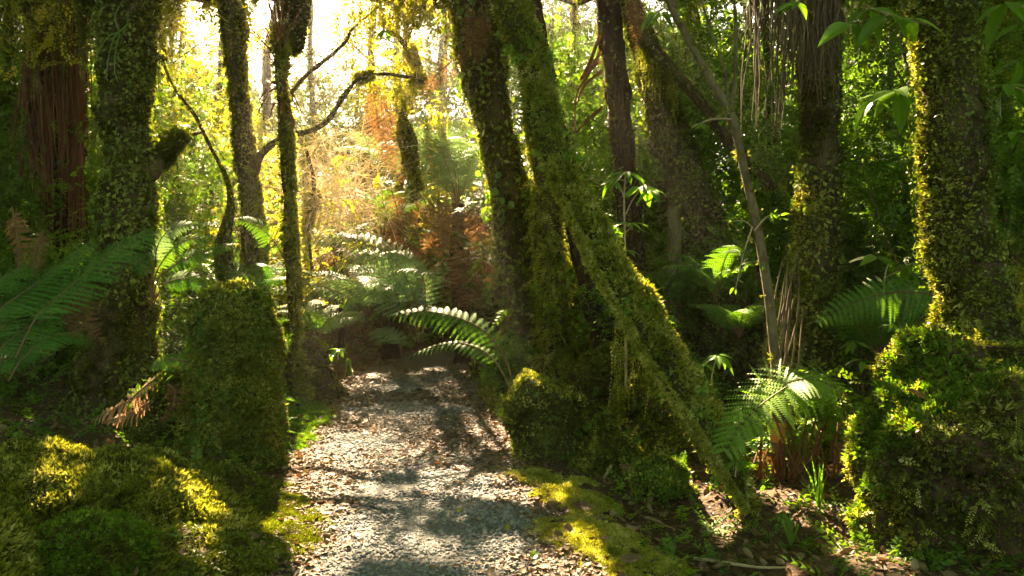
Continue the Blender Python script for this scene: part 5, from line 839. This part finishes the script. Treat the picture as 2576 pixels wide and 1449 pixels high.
for i, (px, py, Y, s_, mt, lab) in enumerate([(30, 330, 9.5, .7, 'leaf', 'dark leafy shrub left of the root wrapped tree'), (70, 520, 8.5, .6, 'leaf', 'small leaved shrub low in front of the root wrapped tree'), (225, 420, 9.5, .6, 'leaf_far', 'light green shrub between the root wrapped tree and the ivy trunk'), (235, 210, 10, .6, 'leaf', 'twiggy shrub high between the two left trees'), (20, 620, 8, .6, 'leaf', 'shrub at the left edge above the dark fern'),
        (470, 620, 10.5, .6, 'leaf', 'shrub behind the stalked fern'), (1480, 500, 10.5, .6, 'leaf_far', 'shrub between the leaning trunk and the dark fern trunk'), (1460, 300, 11, .7, 'leaf_far', 'bright leaved shrub left of the dark fern trunk'), (1900, 300, 9.5, .8, 'leaf', 'dark glossy shrub behind the thin sapling'), (1930, 500, 9, .7, 'leaf', 'dark shrub left of the root draped tree at mid height'), (1880, 650, 8.5, .6, 'leaf', 'shaded shrub behind the twigs of the thin sapling'),
        (2180, 330, 8.5, .6, 'leaf_far', 'bright green shrub behind the drooping big leaves'), (2170, 500, 8, .55, 'leaf', 'dark shrub right of the root draped tree'), (2230, 620, 8.5, .6, 'leaf', 'low dark shrub behind the teal seedling'), (2530, 430, 6.2, .45, 'leaf', 'small leaved shrub right of the largest trunk'), (2550, 760, 5.6, .35, 'leaf_gold', 'yellowish leafy sprays at the right edge of the largest trunk'), (2530, 200, 7, .6, 'leaf', 'dark shrub high at the right edge'), (1720, 950, 6.6, .3, 'leaf', 'low shrub at the foot of the diagonal trunk'), (1680, 460, 11.5, .6, 'leaf', 'shrub behind the broad leaning trunk'), (2090, 1010, 5.6, .25, 'leaf_far', 'low bright leafy plant between bright fern and sunny mound'),
        (880, 720, 12.5, .8, 'leaf_far', 'leafy shrub hidden behind the silvery fern'), (1040, 330, 14, .9, 'leaf_far', 'pale hazy shrub at the right side of the gap'), (760, 620, 12, .6, 'leaf_gold', 'golden shrub right of the slender trunk'), (430, 330, 11.5, .6, 'leaf_far', 'glowing green shrub above the mossy side branch')]):
    c = at(px, py, Y); z0 = float(height(c[0], c[1])); t = thing('shrub', (c[0], c[1], z0), lab, 'shrub', GS); P = []
    for b in range(10):
        e = c + rng.normal(size=3) * [s_, s_, s_ * .6]; p = np.array([c[0], c[1], z0]) + rng.normal(size=3) * [.1, .1, 0]; mdl = p * .35 + e * .65 + rng.normal(size=3) * .1; V, Q = tube([(*p, .014), (*mdl, .008), (*e, .003)], sides=4, k=5); g = Geo(); g.add(V, Q); 
        if b < 6: g.build('stem', M['twig'], t)
        P.append(mdl + (e - mdl) * rng.random((95, 1)) * 1.1 + rng.normal(size=(95, 3)) * s_ * .3)
    P = np.concatenate(P); P = P[keep_light(P, 0, 1.0)]; sprigs(Geo(), P, (.07, .2)).build('foliage', M[mt], t)

def foliage(name, label, boxes, mat, size, ml=.05):
    P = np.concatenate([clumps(*b) for b in boxes]); P = P[P[:, 2] > height(P[:, 0], P[:, 1])]; P = P[keep_clearing(P)]
    tag(cull_faces(sprigs(Geo(), P, size), 0, 1.2).build(name, M[mat]), label, kind='stuff')
foliage('forest_foliage', 'bright green mass of far forest leaves', [((-300, 1150, -200, 700, 15, 27), 320, 110, .75), ((1250, 2900, -200, 200, 14, 26), 200, 110, .75)], 'leaf_far', (.22, .5))
foliage('forest_foliage', 'far forest leaves in a darker green that stands for deep shade, right of the centre trunks', [((1250, 2900, 100, 700, 13, 25), 260, 110, .75)], 'leaf', (.22, .5))  # darker leaf material paints the shade of the right background
foliage('forest_foliage', 'shaded green undergrowth of the middle distance', [((-200, 450, 150, 900, 10, 15), 90, 90, .5), ((1400, 2700, 100, 850, 9.5, 15), 200, 90, .5), ((700, 1350, 560, 850, 13, 17), 60, 90, .5)], 'leaf', (.14, .32))
foliage('forest_foliage', 'leaves coloured gold for the backlight round the bright gap', [((380, 1180, -150, 620, 12, 20), 190, 90, .45), ((600, 1150, -100, 420, 11, 15), 170, 80, .35)], 'leaf_gold', (.09, .24))
foliage('forest_foliage', 'dark low growth between the ferns', [((1500, 2350, 650, 950, 7.5, 10), 60, 70, .3), ((0, 450, 650, 950, 7.6, 10), 50, 70, .3), ((760, 1250, 760, 890, 12.5, 15), 40, 70, .35)], 'leaf', (.08, .2))
# unseen leaves added overhead and all round to block sun and sky
N_ = 84000; x = rng.uniform(-30, 30, N_); y = rng.uniform(-14, 46, N_); k_ = (y > 3) | (rng.random(N_) < .3); x, y = x[k_], y[k_]; N_ = len(x); P = np.stack([x, y, rng.uniform(8.2, 12.5, N_) + height(x, y) * .3], 1)
ok = keep_clearing(P); sx, sy = screen(P); ok &= ~((P[:, 1] > 0) & (sy > -60)); P = P[ok]
tag(cull_faces(sprigs(Geo(), P, (.7, 1.25), drop=0), .03).build('shading_canopy', M['leaf_far']), 'unseen leaf roof added for shade, its gaps shaped for sun spots', kind='stuff')
N_ = 16000; a = rng.uniform(0, 2 * np.pi, N_); R_ = rng.uniform(13, 19, N_); P = np.stack([R_ * np.cos(a), R_ * np.sin(a) + 2, rng.uniform(0, 9, N_)], 1); sx, sy = screen(P)
ok = ((P[:, 1] < 2) | (sx < -250) | (sx > 2830)) & ((P[:, 1] > 0) | (rng.random(N_) < .45)); P = P[ok]; tag(sprigs(Geo(), P, (.7, 1.2)).build('shading_foliage', M['leaf_far']), 'unseen leaves added beside and behind the viewer to block sky light', kind='stuff')

# ------------------------------------------------------------------ haze
g = Geo(); x0, x1, y0, y1, z0, z1 = -46, 46, -26, 61, -2.2, 16.5
g.add([(x0, y0, z0), (x1, y0, z0), (x1, y1, z0), (x0, y1, z0), (x0, y0, z1), (x1, y0, z1), (x1, y1, z1), (x0, y1, z1)], [(0, 3, 2, 1), (4, 5, 6, 7), (0, 1, 5, 4), (1, 2, 6, 5), (2, 3, 7, 6), (3, 0, 4, 7)])
m, n, L = newmat('haze'); pv = n.new('ShaderNodeVolumePrincipled'); pv.inputs['Density'].default_value = .0026; pv.inputs['Color'].default_value = (1, .94, .78, 1); pv.inputs['Anisotropy'].default_value = .82
o = n.new('ShaderNodeOutputMaterial'); L.new(pv.outputs[0], o.inputs['Volume']); hz = g.build('haze', m); tag(hz, 'thin sunlit forest haze', kind='stuff')
